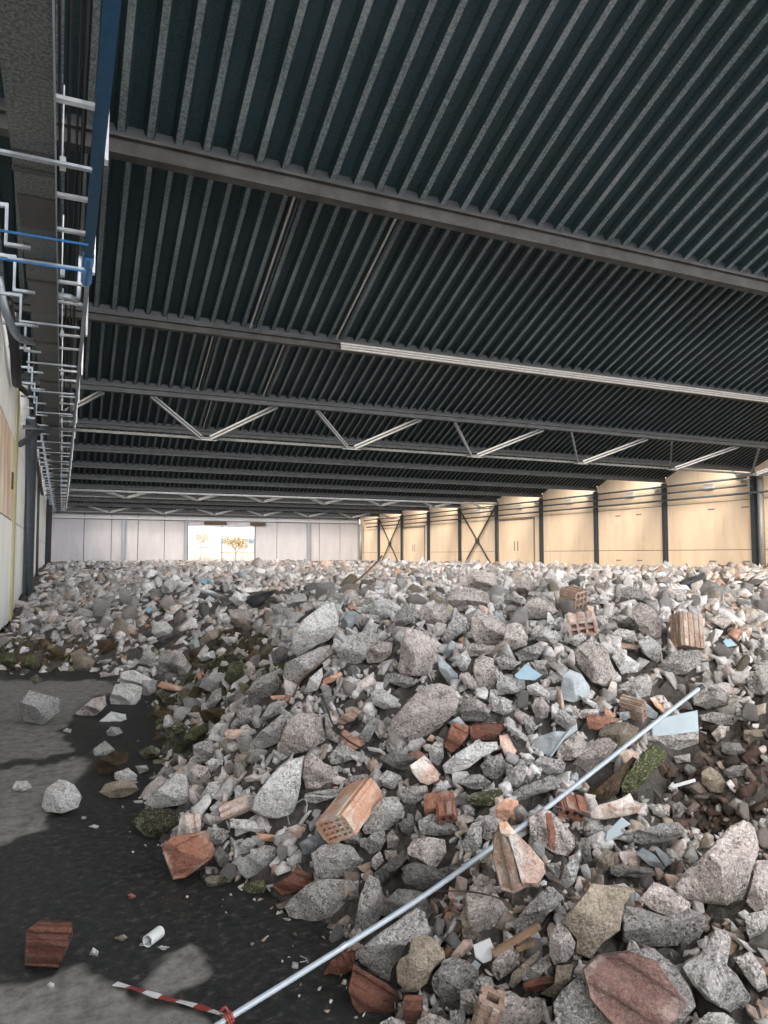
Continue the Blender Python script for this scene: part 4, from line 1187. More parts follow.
# outline | material | options | label
GR = 'traced chunks of the heap'
ROCKS = r"""
E 22,565 60,510 120,460 175,432 255,425 345,432 360,455 320,530 285,610 190,665 110,662 45,620|c||big speckled grey concrete chunk at the dark puddle edge, left of the upright slab
E 425,405 475,430 500,500 500,570 470,640 420,700 375,712 350,700 365,600 385,500|c||upright leaf-shaped grey slab just above the pole's lower half
A 265,250 330,200 420,130 500,70 560,35 600,60 630,150 600,190 520,200 480,280 440,330 430,390 380,370 290,300|c|n|large speckled chunk with a green patch under the pole
A 410,0 470,-60 580,-40 640,40 668,125 640,145 560,100 430,80|d||dark slab behind the pole above the green-patched chunk
A 535,185 590,170 650,190 690,240 695,280 640,330 610,400 560,440 510,440 465,400 460,320 480,280 520,260|t|n|brown knobbly lump leaning on the green-patched chunk
A 640,360 680,310 740,275 800,290 860,340 850,400 800,450 740,490 690,490 640,440 630,400|c||round speckled stone right of the brown knobbly lump
A 380,590 440,560 500,580 520,640 400,650|c||small grey stone cut by the bottom edge left of centre
A 565,580 620,540 680,560 730,590 740,660 560,660|p||pinkish stone cut by the bottom edge under the round speckled stone
F 240,400 280,420 310,480 350,540 390,600 380,660 330,690 250,700 190,680 165,590 175,500 200,460|p||pointed chunk with a pink face and thin wire across it
B 50,60 75,20 110,110 150,175 110,200 60,205|t||brown slab hidden behind the pink-faced pointed chunk
B 205,300 250,240 300,222 335,260 335,310 290,350 230,390 200,340|p||pinkish speckled stone beside the white ceramic shard
F 430,600 480,540 540,480 590,460 640,510 620,560 570,590 540,640 480,690 430,680 400,640|c||rough grey stone below the pink and brown brick block
B 480,170 510,110 550,125 605,200 590,260 560,300 500,310 475,270|p|n|pale pink stone standing in front of the scored tan slab
B 430,235 435,255 340,390 300,425 280,410 300,350|t|h0.5|narrow tan sliver leaning below the wooden batten
B 470,260 490,310 430,370 360,395 340,380 380,330|c||grey wedge between the tan sliver and the pale pink stone
B 345,400 440,365 520,370 500,420 420,440 360,440|r||reddish brown broken piece above the bottom-centre boulder
B 510,310 590,310 580,380 500,470 430,450 500,420|t||brown flat piece below the pale pink stone
B 150,360 200,370 210,420 170,470 130,450 110,410|c||small grey stone under the white ceramic shard
B 50,440 100,420 140,470 140,530 90,555 50,520|p||small pinkish stone near the bottom edge, left of the bottom-centre boulder
B 235,450 290,435 340,470 430,470 470,540 480,640 230,640 225,560|p||bottom-centre pinkish boulder cut by the picture edge
B 0,530 50,530 90,590 80,640 -10,640|c||grey stone at the bottom edge left of the holed brick piece
Q 265,292 330,300 388,310 355,360 345,430 290,470 260,515 215,500 220,455 175,405|t|f0.7|tan slab with scored cross-hatched face in the lower right
C 345,320 380,290 440,260 480,190 510,140 560,140 590,190 580,270 560,300 620,360 660,430 720,510 760,580 740,640 660,600 560,530 470,480 400,400|c||long grey boulder with a knob at its top, lower right corner
Q 350,360 400,365 470,390 545,370 590,390 595,420 560,470 480,475 400,480 350,465|c||grey block carrying a pink chunk, right of the tan scored slab
Q 395,345 440,290 490,310 545,350 545,385 520,405 450,380|p|n|pink chunk lying on top of a grey block
Q 500,300 530,260 600,200 660,130 700,110 735,130 740,200 720,280 700,330 690,370 620,360 550,345 510,330|p||big triangular rough boulder near the right edge
Q 735,230 768,230 780,380 740,390 705,350 720,300|p||pinkish boulder at the right edge below the triangular one
Q 700,385 768,370 775,450 720,470 705,430|c||flat grey chunk at the right edge above the bottom corner
Q 670,510 720,490 760,550 770,600 740,610 700,560|c||grey wedge right of the knobbed long boulder
C 410,595 480,540 560,540 610,580 610,640 420,640|c||grey stone cut by the bottom edge beside the knobbed boulder
D 0,150 60,100 120,85 200,90 235,130 220,180 160,240 90,245 50,200|m||mossy brown-green boulder left of the ribbed pink brick
I 305,590 350,545 460,450 510,455 520,500 520,590 490,600 430,610 350,625|w||large pale slanted chunk above the mossy boulder at the heap's left foot
D 510,350 560,310 640,265 700,275 710,310 690,370 620,400 560,430 520,400|w||white speckled chunk right of the big red brick block
D 480,135 560,140 740,180 745,215 680,215 560,195 480,180|w|f0.3|long flat white slab below the small holed brick
D 520,270 560,230 600,230 610,260 560,305 525,310|w||small white stone between flat slab and white speckled chunk
D 360,230 400,190 450,190 480,220 440,260 380,270 360,255|c||rounded grey stone right of the ribbed pink brick
D 530,470 580,440 640,430 660,460 640,500 580,515|g||small green mossy stone on the dark floor edge
D 360,430 440,400 470,430 440,470 390,475 365,455|m||grey-green stone at the right of the red brick block
D 390,300 430,270 480,320 470,370 430,370|d||dark stone squeezed right of the red brick block
D 605,205 700,215 730,230 690,250 630,245|a||orange brick sliver under the long flat white slab
J 165,560 250,450 330,380 405,360 395,430 390,500 370,580 350,640 280,670 210,660 150,620|w|f0.6|largest smooth pale slab leaning in the left middle of the heap
E 150,310 200,260 270,250 350,275 390,330 395,420 340,430 255,425 175,432 160,380|c||blocky grey boulder above the big puddle-edge chunk
E 90,255 150,220 250,200 270,240 200,260 150,310 110,310|s||smooth blue-grey stone behind the blocky grey boulder
E 395,190 430,110 500,30 560,30 595,80 580,140 520,190 450,210 410,215|c||long grey chunk right of the many-holed orange brick
E 280,215 360,170 400,215 390,260 320,260|c||grey stone directly below the many-holed orange brick
E 390,260 440,210 500,190 510,240 480,290 430,310|c||knobbly grey stone below the long grey chunk
E 510,220 540,185 575,240 560,275 515,280|p||small triangular pinkish stone right of the knobbly grey stone
E 610,280 640,235 720,225 790,240 800,300 750,370 720,370 660,330 615,310|p|n|smooth pinkish-white stone sitting on a dark slab by the pole
E 450,400 600,280 620,320 520,430 470,460|d||dark plank-like concrete bar slanting left of the smooth pinkish stone
E 590,370 650,345 760,380 900,330 960,330 960,400 800,440 700,480 610,485 585,430|d||broad dark slab crossed by the pole's middle
E 570,160 600,135 645,150 660,200 630,225 580,200|d||small dark round stone above the smooth pinkish stone
E 660,150 720,110 780,130 868,190 840,215 740,220 670,210|c||long low grey stone below the small red holed bricks
E 510,540 560,510 650,478 700,510 720,560 690,600 560,610|d||dark grey slab behind the pole, left of the broad dark slab
E 115,30 150,15 310,5 300,25 240,45 170,65 120,50|w||pale flat stone left of the many-holed orange brick
E 40,180 80,165 125,180 120,225 60,240 35,220|k||beige chip beside the wire ring
E 565,15 620,-10 680,0 690,40 640,75 590,60|c||grey stone above the small dark round stone
E 440,330 480,290 500,340 460,385 440,370|c||tiny grey stone beside the dark plank-like bar, left one
E 500,290 555,290 550,320 510,335|p||tiny pale stone beside the dark plank-like bar, right one
F 150,260 200,160 245,145 250,200 250,260 230,310 180,320|c||upright grey stone just above the pole, left of the pink and brown block
F 250,230 260,140 310,90 325,160 320,230 280,245|c||grey stone tucked under the tan round stone
F 320,80 360,40 420,50 440,100 410,150 360,160 320,130|a||round tan-orange stone above the pink and brown block
F 180,60 230,10 330,0 345,40 300,80 220,75|m||greenish white stone left of the tan-orange round one
F 640,380 670,340 710,305 718,370 690,450 640,490 630,430|w||white sliver standing right of the pink and brown block
F 555,350 620,350 630,400 600,450 560,420|c||grey stone between pink and brown block and white sliver
F 230,350 295,290 305,370 270,385|t||tan wedge wedged under the pole
F 720,230 768,260 760,350 730,340|d||dark upright stone right of the red-striped stone
G 50,110 80,75 200,40 240,15 265,60 305,75 280,110 200,130 100,145 55,135|k|n|white chunk with orange top, below the mossy slab
G 15,180 40,155 110,165 120,210 50,225 20,215|c||oval grey stone below the orange-topped white chunk
G 220,210 300,185 380,165 470,150 505,185 490,225 400,250 300,260 225,245|c|n|long rough grey bar lying flat beside the glass shard
G 340,80 380,65 430,90 430,125 390,135 350,115|c||grey stone right of the orange-topped chunk, left of a pair
G 440,70 480,55 515,90 480,130 445,140|c||grey stone right of the orange-topped chunk, right of a pair
G 265,300 300,275 360,310 410,375 390,390 330,360|s|f0.6|slate-grey flake below the long rough bar, larger one
G 360,265 420,310 440,355 410,370 370,310|s|f0.6|slate-grey flake below the long rough bar, smaller one
G 80,350 120,275 165,300 160,360 110,410 70,400|t||tan standing chunk left of the slate flakes
G 140,370 200,355 350,375 365,410 300,425 150,405|d||dark flat bar above the scored tan slab
G 5,230 40,225 60,340 20,350|d||dark square post stub below the oval grey stone
L 525,510 560,450 650,340 690,310 740,335 752,380 700,430 640,500 590,550 540,540|g|f0.6n|long slab covered in green moss right of the pole
H 370,430 420,395 480,440 540,530 500,560 420,550 370,500|t||tan chunk in the dark brown hollow at the right
H 620,180 760,175 740,220 650,265 620,230|t||flat grey-brown chunk at the right edge of the dark hollow
H 360,90 440,70 600,100 590,150 480,150 370,120|c||long grey stone right of the pale blue tiled block
H 490,430 560,390 650,390 640,450 540,470|d||dark stone in the brown hollow right of the tan chunk
H 200,340 300,320 305,370 220,380|c||small grey stone under the pale blue tiled block
H 480,250 600,260 640,320 560,350 490,310|d||dark lump in the brown hollow below the long grey stone
H 430,200 480,150 520,160 510,220 460,255|p||pinkish stone right of the pale blue tiled block
I 140,90 170,20 240,15 300,30 290,90 240,150 200,160 150,130|w||rounded white boulder on the floor at the heap's left foot
I -30,190 0,160 60,110 120,95 130,140 80,190 20,195|p|g|low white-pink boulder on the floor beside the rounded white one
I 125,260 150,235 190,240 205,265 160,285 130,280|w|g|small white stone alone on the wet floor below two boulders
I 65,330 120,290 165,330 170,360 110,380 70,370|w||stone with a white cap resting on a brown lump
I 90,400 160,365 235,370 230,420 160,450 140,480 90,475 80,440|o|g|brown wet lump under the white-capped stone
I 165,460 230,435 275,470 270,495 200,505 165,490|w|g|oval white stone in front of the brown wet lump
I 90,560 120,520 200,500 260,510 280,550 220,585 140,590|t|g|flat tan-brown stone on the wet floor, lowest of its cluster
I 280,360 340,330 385,350 380,385 310,400|m|g|white and green stone on the dark wet floor
I 265,420 320,415 330,440 285,460|w|g|tiny white stone beside the oval white one
I 395,260 450,210 500,205 525,235 470,270 430,300|m||greenish white stone above the long olive slab
I 440,330 520,250 590,210 610,235 550,300 480,350 440,355|g||long olive slab at the heap's left flank
I 570,150 640,130 715,140 720,180 650,225 590,200|o||brown-olive flat stone in the mossy gully
I 590,130 640,50 680,35 680,90 640,135|c||grey upright stone above the brown-olive flat stone
I 520,440 560,405 610,415 630,460 600,500 550,530 525,500|p||pinkish stone right of the large pale slanted chunk
I 570,570 620,490 660,485 670,520 640,570 590,590|w||pale oval stone below the pinkish one on the left flank
I 540,310 600,290 690,310 690,360 600,400 550,390|c||broad grey stone on the left flank below the layered red piece
I 600,400 630,375 690,385 680,420 630,445|w||small pale stone right of the pinkish left-flank stone
I 300,0 370,0 365,50 300,110 290,80|w||pale upright stone behind the rounded white boulder
I 340,90 380,45 430,65 420,110 370,125|m||olive stone under the orange roof tile
I 360,200 400,175 410,200 380,225|m||tiny greenish stone right of the brown wet brick
I 310,170 370,145 420,145 400,190 330,205|o||brown wet brick below the olive stone
J 290,270 320,190 390,155 490,165 500,230 525,295 430,340 320,365 285,330|p||faceted pink-grey boulder above the largest smooth slab
J 140,310 200,240 290,170 330,165 300,240 280,300 200,340 150,355|c||long grey boulder left of the faceted pink-grey one
J 405,380 440,345 500,400 550,420 580,470 570,510 480,525 410,520 395,460|p||pinkish white triangular chunk right of the largest smooth slab
J 190,190 240,110 310,95 330,120 290,160 220,195|c||grey oval stone below the thin orange tile edge
J 45,225 110,130 160,135 180,180 130,215|c||grey wedge above the layered red piece
J 130,70 160,0 220,-30 250,10 250,90 180,130 130,110|c||tall grey lump right of the mossy gully
J 665,270 735,165 765,195 715,300 690,300|w||short square pale concrete post in the middle of the heap
J 500,160 520,165 540,260 600,290 560,300 510,280|c|f0.4|curved grey slab edge right of the faceted boulder
J 515,370 570,310 620,320 665,350 640,380 580,400 530,405|c||grey star-shaped stone right of the pinkish triangular chunk
J 405,550 470,530 600,520 600,540 520,580 430,590|w||long thin pale stone above the many-holed orange brick
J 590,480 640,460 700,450 740,470 680,510 600,510|c||low grey stone right of the pinkish triangular chunk
K 95,200 180,100 260,20 330,15 400,40 425,100 410,160 330,230 270,270 190,300 110,250|p|n|biggest boulder in the centre of the heap, pale speckled top
K 0,60 60,40 140,95 130,130 70,140 20,120|w||white stone left of the biggest centre boulder
K 350,410 400,360 500,300 610,295 620,330 540,370 480,420 400,450 360,450|w|f0.5|smooth pale slab under the two red bricks
K 280,340 310,295 350,300 355,370 330,415 290,390|w||narrow pale stone left of the red ribbed brick
K 530,410 560,380 630,350 655,400 650,440 600,485 550,460|c||grey blocky stone right of the smooth pale slab
K 640,480 680,430 740,370 750,420 740,490 710,515 650,505|c||conical grey stone right of centre
K 430,480 470,455 530,450 580,490 580,520 500,525 450,510|c||grey flat-topped stone below the smooth pale slab
K 460,560 500,540 630,520 640,545 600,590 520,600 470,590|m||greenish grey stone below the flat-topped one
K 40,470 80,430 150,460 160,500 110,530 60,510|c||grey round stone left of the pink hexagonal brick piece
K 140,540 190,510 270,505 280,540 220,590 160,580|c||low grey stone below the pink hexagonal brick piece
K 295,540 340,480 370,500 370,550 320,560|w||small pale stone right of the pink hexagonal brick piece
K 580,100 620,75 680,100 685,150 640,170 590,150|c||round grey stone above the second red brick
K 430,150 450,50 480,80 540,150 590,190 520,200 440,200|c||grey wedge right of the biggest centre boulder
K 650,210 670,200 765,280 765,300 740,290 660,240|w||pale square bar slanting right of the two red bricks
K 30,370 100,350 230,360 190,410 200,450 110,420|d||dark flat slab under the biggest centre boulder
L 115,300 140,270 210,245 290,250 320,210 325,240 260,290 200,370 130,350|s|f0.5|dark blue-grey slate slab left of the two grey boulders
L 215,370 240,310 330,240 365,300 355,350 300,385 240,390|p||grey-pink boulder above the pole, left of a pair
L 285,430 320,370 420,280 480,275 515,310 490,360 420,430 340,460 290,455|p||grey-pink boulder touching the pole, right of a pair
L 115,390 150,365 240,385 270,400 255,445 180,455 130,430|c||grey brick-sized stone below the dark slate slab
L 0,545 60,510 200,455 245,490 240,520 100,560 30,590|c||long grey bar below the brick-sized stone, near the pole
L 100,130 120,85 160,80 190,130 180,180 130,195|p||rounded pinkish stone left of the red half brick
L 80,30 130,10 190,60 190,110 150,80 90,70|w||pale stone behind the rounded pinkish one
L 215,170 240,135 320,190 320,215 270,240 215,200|c||squarish grey stone above the dark slate slab
L 425,240 470,210 560,200 620,230 600,300 530,350 420,290|t||brown-grey slab under the red half brick
L 330,70 360,80 420,115 400,135 350,100|w||thin white sliver above the red half brick
L 595,40 640,100 710,160 700,190 660,180 620,110|s|f0.5|slanting grey slate plate left of the pale blue tiled block
L 310,590 420,520 590,365 610,380 540,470 520,540 430,600|o|f0.4|long dark brown board under the mossy slab
L 60,170 100,175 125,220 100,280 75,240|c||grey upright stone at the end of the pale square bar
L 300,160 360,140 430,140 420,170 340,185|p||flat pale stone behind the red half brick
L 525,155 570,150 580,180 550,195 525,185|s||small bluish stone below the small holed brick
M 100,350 110,250 160,190 260,110 310,100 330,180 330,240 280,290 200,330 130,370|w|f0.4|large pale blue-white slab at the heap's upper left
M 75,400 130,370 240,320 290,310 300,370 200,430 130,500 70,530 60,460|c||long grey boulder below the large blue-white slab
M 310,330 400,260 470,240 520,270 510,320 440,400 340,420 320,380|c||grey boulder with a steel bar above it, centre left
M 450,350 520,290 590,300 580,360 530,400 470,400|p||pinkish-grey stone left of the tall boulder
M 620,380 630,310 655,230 720,240 768,270 795,330 775,440 740,460 640,465 615,430|p|n|tall upright pinkish boulder above the biggest centre boulder
M 560,450 600,445 690,470 690,510 640,520 570,490|c||small flat block below the tall upright boulder
M 70,100 110,65 170,65 185,110 150,150 90,150|w||round white stone at the top of the mossy gully
M 170,530 190,470 250,420 255,460 230,530 190,540|w||pale leaf-shaped stone beside the orange tile
M 600,170 650,110 690,150 690,200 640,225 590,210|c||grey triangular stone left behind the tall upright boulder
M 450,130 500,100 570,90 600,110 590,170 530,200 470,160|w||pale broad stone on the crest, left of centre
M 400,200 440,160 530,170 530,200 430,235|c||grey slab under the pale broad crest stone
M 0,130 50,110 90,180 30,185|c||grey stone at the gully top beside the round white one
M 0,350 60,315 95,330 80,400 20,410|d||dark rounded stone at the gully's edge
M 340,210 370,150 420,150 400,230 345,245|s||bluish slab right of the large blue-white slab
N 30,200 60,170 170,160 195,220 160,270 60,260|p||rounded pale boulder above the tall upright one
N 170,130 210,90 300,85 380,110 380,160 320,200 240,200 190,170|p||broad pale boulder on the crest, centre
N 230,80 260,20 340,0 410,20 410,90 380,110 300,85|p||rough pale boulder topmost on the crest, centre
N 290,230 320,210 410,220 465,270 455,330 430,360 320,355 290,300|p|n|box-shaped pale boulder right of the tall upright one
N 150,330 190,250 230,205 275,230 260,290 200,340 165,365|c||slanting grey stone left of the box-shaped boulder
N 230,380 300,350 430,365 420,390 350,410 260,420|p||flat pale stone under the box-shaped boulder
N 440,370 460,300 530,260 565,320 560,360 500,385|p||pale triangular boulder right of the box-shaped one
N 300,480 310,430 350,405 400,425 415,490 400,590 350,590 320,540|p||tall oval pinkish stone below the box-shaped boulder
N 240,500 280,490 330,540 330,590 260,560|p||small pale oval stone left of the tall oval one
N 125,400 160,430 230,500 230,540 190,555 140,480|s||blue-grey plate slanting right of the tall upright boulder
N 215,420 270,385 295,430 270,490 235,480|w||pale wedge above the small oval stone
N 155,395 200,335 220,350 210,400 165,430|s||bluish oval stone below the slanting grey stone
N 530,190 590,130 680,150 710,200 650,235 550,235|p||pale pyramid-shaped boulder right of the crest centre
N 580,310 610,270 700,290 725,320 690,370 620,345|c||grey oval boulder left below the two holed bricks
N 500,400 560,370 620,345 645,380 610,430 530,440|c||grey lump above the light blue tile
N 410,420 500,415 520,450 490,480 430,475|c||grey blocky stone left of the light blue tile
N 410,560 430,500 550,530 555,570 500,595 430,600|w||white rough stone below the light blue tile
N 450,150 465,115 545,135 520,170 460,165|c||grey brick-like stone on the crest, right of centre
N 440,190 480,165 525,180 500,215 445,215|p||pale stone under the brick-like crest stone
N 500,80 510,30 570,50 620,80 600,120 540,130|p||pinkish crest stone above the pyramid-shaped boulder
N 575,440 640,440 665,500 620,510|c||grey stone right of the light blue tile
O 165,380 230,330 320,380 340,440 375,510 320,560 250,540 200,480 170,430|p|n|big pale boulder below the two holed bricks
O 440,190 480,150 550,190 590,250 580,320 540,335 470,290 450,240|p|n|big pinkish boulder between holed bricks and ribbed block
O 565,455 640,390 768,390 780,450 700,500 600,515|c||pale-topped block with dark side below the ribbed block
O 95,580 110,500 140,475 200,500 240,560 240,600 160,640 100,620|s|f0.5|smooth grey half disc of concrete right of the light blue tile
O 340,310 380,280 450,290 470,340 440,350 380,340|c||grey stone over a layered brown piece, mid right
O 345,420 370,360 400,400 480,450 470,490 390,500 370,460|w||pale angular stone right of the big pale boulder
O 280,140 300,105 335,140 320,165 285,160|w||small white stone right of the nine-holed brick
O 380,90 430,75 510,100 550,160 460,140 420,150|c||dark-sided slab on the crest above the big pinkish boulder
O 390,240 430,220 460,250 450,285 400,275|c||small grey stone left of the big pinkish boulder
O 330,250 345,215 400,230 385,255|c||small flat grey stone right of the second holed brick
O 270,220 320,215 330,260 300,300 260,290|c||grey stone touching the second holed brick
O 130,330 200,300 225,325 180,370 140,350|c||grey stone directly under the second holed brick
O 470,340 520,310 580,360 590,430 560,450 490,400|w||pale stone left of the ribbed block's foot
U 550,390 600,340 650,380 670,410 600,430 555,415|c||grey boulder behind the pole's upper tip
U 700,340 768,290 775,340 768,390 720,385|c||grey boulder at the right edge above the dark hollow
U 340,360 400,330 440,350 430,390 380,400|c||low grey stone right of the smooth half disc
U 600,170 640,150 665,180 640,200|p||pale pink stone right of the ribbed block
P 195,100 210,60 250,35 275,60 250,120 210,130|w||pale leaning stone high on the left heap
P 150,300 160,250 220,245 255,280 240,320 180,330|w||round pale boulder in the middle of the left heap
P 520,190 590,185 640,200 630,270 580,300 540,250|p||pinkish boulder beside the black mesh scrap
P 180,480 190,390 240,380 280,430 270,500 220,510|c||upright grey stone below the dark plastic scrap
P 260,400 300,400 345,460 310,530 280,500|c||slanting grey stone right of the upright one on the left heap
P 380,560 400,520 480,490 510,500 510,570 440,590|w||pale boulder left of the dark green mossy stone
P 500,530 520,450 580,440 605,480 590,540 540,560|g||dark green mossy stone in the gully
P 0,490 70,480 150,520 180,560 160,600 0,600|w||broad pale boulder at the left heap's foot
P 360,350 440,290 480,280 470,320 400,370|t||brown-grey slanting slab on the left heap
P 600,590 660,520 768,470 800,500 790,560 700,620|c||long grey boulder at the right side of the gully
P 350,80 420,90 510,130 500,145 400,110|w||long thin pale slab high on the left heap
P 500,420 580,400 620,430 610,460 520,450|m||pale green-stained stone above the dark green mossy one
P 445,40 500,25 510,60 460,75|c||grey block right of the small blue tile on the left heap
P 520,140 560,100 610,130 600,170 560,175|w||pale stone left of the black mesh scrap
P 85,450 130,380 170,400 160,460|w||pale wedge left of the upright grey stone on the left heap
P 330,350 370,320 390,380 340,400|s||bluish square stone in the left heap
P 480,320 560,320 575,345 530,370|w||white flat stone above the mossy gully
P 370,410 450,385 460,420 390,440|w||pale square block below the brown-grey slanting slab
P 560,240 600,230 640,280 600,300|t||brownish stone at the upper rim of the gully
V 48,380 75,350 150,370 152,405 110,440 60,430|w|g|white faceted stone alone on the dry floor at the left
W 105,95 115,50 150,22 190,35 210,70 200,95 160,112 115,108|w|g|white rounded stone alone at the edge of the wet floor
V 30,590 40,572 70,570 82,588 60,598 35,598|w|g|small white pebble on the dry floor near the left edge
V 180,240 210,225 245,260 230,285 190,280|t||tan boulder at the mossy foot of the left heap
V 245,205 290,200 300,235 260,250|o||brown flat stone right of the tan boulder at the left heap
V 0,245 30,235 50,270 10,285|g||green-brown stone at the left edge by the wall
V 60,270 75,235 100,255 85,280|g||green stone right of the left-edge mossy stone
V 170,160 200,150 215,185 185,200|p||round pinkish stone on the left heap near the wall
V 75,305 95,295 110,310 90,320|m|g|small mossy stone on the floor before the left heap
V 120,230 150,220 170,250 140,265|o||dark brown stone between green stone and tan boulder
W 228,455 238,435 252,445 250,460|w|g|tiny white pebble right of the red floor brick
W 353,430 362,420 384,418 378,430|w|g|tiny flat white chip below the short pipe, left one
W 402,432 414,428 434,432 420,442|w|g|tiny flat white chip below the short pipe, right one
W 120,530 128,522 140,526 138,542 124,540|w|g|tiny white pebble under the red floor brick
W 326,300 336,296 348,304 340,314 328,312|b|g|tiny red brick pebble on the wet floor
W 226,122 240,116 254,120 248,128|w|g|tiny flat white chip right of the white rounded stone
W 290,412 318,402 328,412 310,422|t|g|thin tan flake on the wet floor beside the short pipe
V 160,440 170,432 184,436 180,446|w|g|tiny white chip on the wet streak of the floor
W 205,102 212,95 222,98 218,106|w|g|tiny white pebble near the rounded stone on the wet floor
"""

for line in ROCKS.strip().splitlines():
    s, mk, opt, lab = line.split('|')
    kw = {}
    o_ = opt
    if 'n' in o_:
        kw['bias'] = -0.10
        o_ = o_.replace('n', '')
    if 'g' in o_:
        kw['on_floor'] = True
        o_ = o_.replace('g', '')
    if o_.startswith('f'):
        kw['flatness'] = float(o_[1:])
    if o_.startswith('h'):
        kw['thick'] = float(o_[1:])
    pl = px_poly(s)
    small = 'pebble' in lab or 'chip' in lab
    nm = 'mossy_stone' if mk in 'mg' else 'concrete_slab' if 'slab' in lab else 'pebble' if small else 'concrete_chunk'
    if mk in 'oab' and not small:
        nm = 'brick_fragment' if mk in 'ab' else 'stone'
    if mk == 's':
        nm = 'slate_piece'
    tag(lump(nm, pl, MAT[mk], **kw), lab, 'pebble' if small else 'brick' if mk in 'ab' else 'slab' if 'slab' in lab else 'stone', GR if not small else 'pebbles on the floor')

# ---- brick pieces with ribs
dg = radians
BR = 'broken brick pieces'
def brick(s, mk, ga, gn, gd, lab, **kw):
    return tag(lump('brick_fragment', px_poly(s), MAT[mk], groove=(dg(ga), gn, gd), flatness=kw.pop('flatness', 0.6), rough=kw.pop('rough', 0.45), **kw), lab, 'brick', BR)
brick('A 255,300 330,350 420,400 475,450 480,520 450,560 380,585 300,570 250,500 230,430 240,380', 'r', 58, 2.6, 4.5, 'dark red ribbed brick block in the shadow at the bottom, left of centre')
brick('A 500,455 590,455 590,520 570,595 500,590', 'r', 90, 2, 1.5, 'small dark red brick piece right of the ribbed block at the bottom')
brick('A 110,360 150,290 200,250 270,240 260,330 200,370 130,395', 'r', 20, 2.5, 2, 'dark red brick scraps in shadow under the pole')
brick('D 150,340 200,290 370,260 410,360 390,400 260,495 205,500 165,400', 'b', 115, 2.2, 2.6, 'big orange-red brick block at the heap foot on the wet floor', on_floor=True)
brick('D 215,270 240,130 270,115 330,105 345,120 340,190 330,250 250,275', 'k', 8, 3.2, 2.2, 'pale pink brick with upright ribs behind the big red block', bias=-0.05)
brick('E -40,460 0,440 90,375 150,400 165,430 100,480 10,510', 'r', 70, 2.5, 2.2, 'dark red ribbed brick left of the puddle-edge chunk')
f1 = brick('F 330,155 370,150 410,205 480,270 540,350 550,400 520,460 460,470 400,500 340,485 320,400 300,330 305,220', 'q', 12, 3.6, 2.6, 'large brick block with brown ribs and pink-white face beside the pole', d=2.55)
o = lump('mortar_face', px_poly('F 372,215 410,205 480,270 545,350 552,400 510,452 440,450 410,340'), MAT['k'], d=2.50, thick=0.25, flatness=0.8, rough=0.5, parent=f1)
o['label'] = 'pink-white plastered face'
o = lump('orange_end', px_poly('F 328,158 368,150 408,200 412,215 372,225 340,205'), MAT['a'], d=2.50, thick=0.3, rough=0.5, parent=f1)
o['label'] = 'orange broken end'
f2 = brick('F 470,130 540,90 580,100 640,160 690,220 700,270 660,320 600,310 540,270 480,220', 'p', 25, 3.5, 1.4, 'stone with a red brick stripe right of the pink and brown block', rough=0.8)
o = lump('brick_stripe', px_poly('F 553,108 582,112 604,200 600,290 572,280 562,200'), MAT['b'], d=depth_of(f2) - 0.075, thick=0.6, rough=0.4, parent=f2)
o['label'] = 'red brick stripe'
brick('K 355,320 390,210 420,200 475,220 470,270 430,320 390,355', 'b', 60, 2.2, 1.4, 'red ribbed brick piece, left of two above the smooth pale slab', bias=-0.06)
brick('K 475,220 500,210 640,205 650,230 610,270 600,290 480,290', 'r', 88, 1.6, 1.6, 'dark red ribbed brick, right of two above the smooth pale slab')
brick('K 190,410 260,360 290,390 335,450 330,480 280,505 240,490 200,440', 'k', 60, 1.5, 0.8, 'pink hexagonal brick piece in the centre of the heap', bias=-0.06)
brick('K 620,265 660,260 705,340 690,375 650,370 625,310', 'k', 30, 1.5, 0.9, 'pinkish brick piece right of the two red bricks')
brick('L 365,175 450,165 545,190 470,210 420,240 375,235', 'b', 85, 1.6, 1.0, 'red half brick behind the pole, upper right', bias=-0.06)
brick('L 670,85 700,80 745,140 740,160 700,130', 'a', 40, 1.5, 0.8, 'small orange brick piece beside the slate plate')
brick('J 20,255 30,235 170,235 175,260 130,290 30,280', 'k', 90, 1.8, 1.0, 'layered pink and red brick slab on the left flank')
brick('J 240,75 340,70 340,90 250,95', 'a', 90, 1, 0.3, 'thin orange tile edge below the long grey boulder')
brick('J 115,470 160,450 215,455 190,485 125,490', 'k', 90, 1, 0.5, 'small pink brick sliver left of the largest smooth slab')
brick('J 560,190 640,130 680,150 650,190 590,215', 'q', 60, 2, 1.0, 'brown ragged brick piece right of the faceted boulder')
brick('J 715,400 735,370 768,400 760,440 720,440', 'a', 0, 1, 0.4, 'pink-orange chip right of the star-shaped stone')
brick('M 255,475 340,440 350,455 300,490 250,505', 'a', 90, 1, 0.3, 'thin orange tile beside the pale leaf-shaped stone')
brick('M 480,10 520,0 580,15 570,40 500,20', 'b', 90, 2.5, 0.6, 'red layered brick far up on the crest')
brick('O 370,345 470,360 475,385 390,375', 'q', 90, 2, 0.7, 'layered brown piece under a grey stone, mid right')
brick('I 370,30 390,5 430,15 530,40 500,55 430,50', 'a', 90, 1, 0.3, 'broken orange roof tile on the left flank')
brick('K 270,290 292,260 315,272 300,295', 'a', 0, 1, 0.2, 'small orange chip left of the red ribbed brick')
brick('K 0,400 30,380 55,420 20,450', 'k', 0, 1, 0.3, 'pink chip left of the dark flat slab')
brick('U 665,165 690,165 710,190 690,195', 'k', 60, 2, 0.4, 'pale pink brick bit on the right-hand heap')
brick('U 300,415 325,440 330,455 300,445', 'a', 60, 1, 0.3, 'orange splinter above the red half brick')
brick('U 305,380 320,345 335,350 335,390', 'k', 0, 1, 0.3, 'pink upright brick splinter right of the smooth half disc')
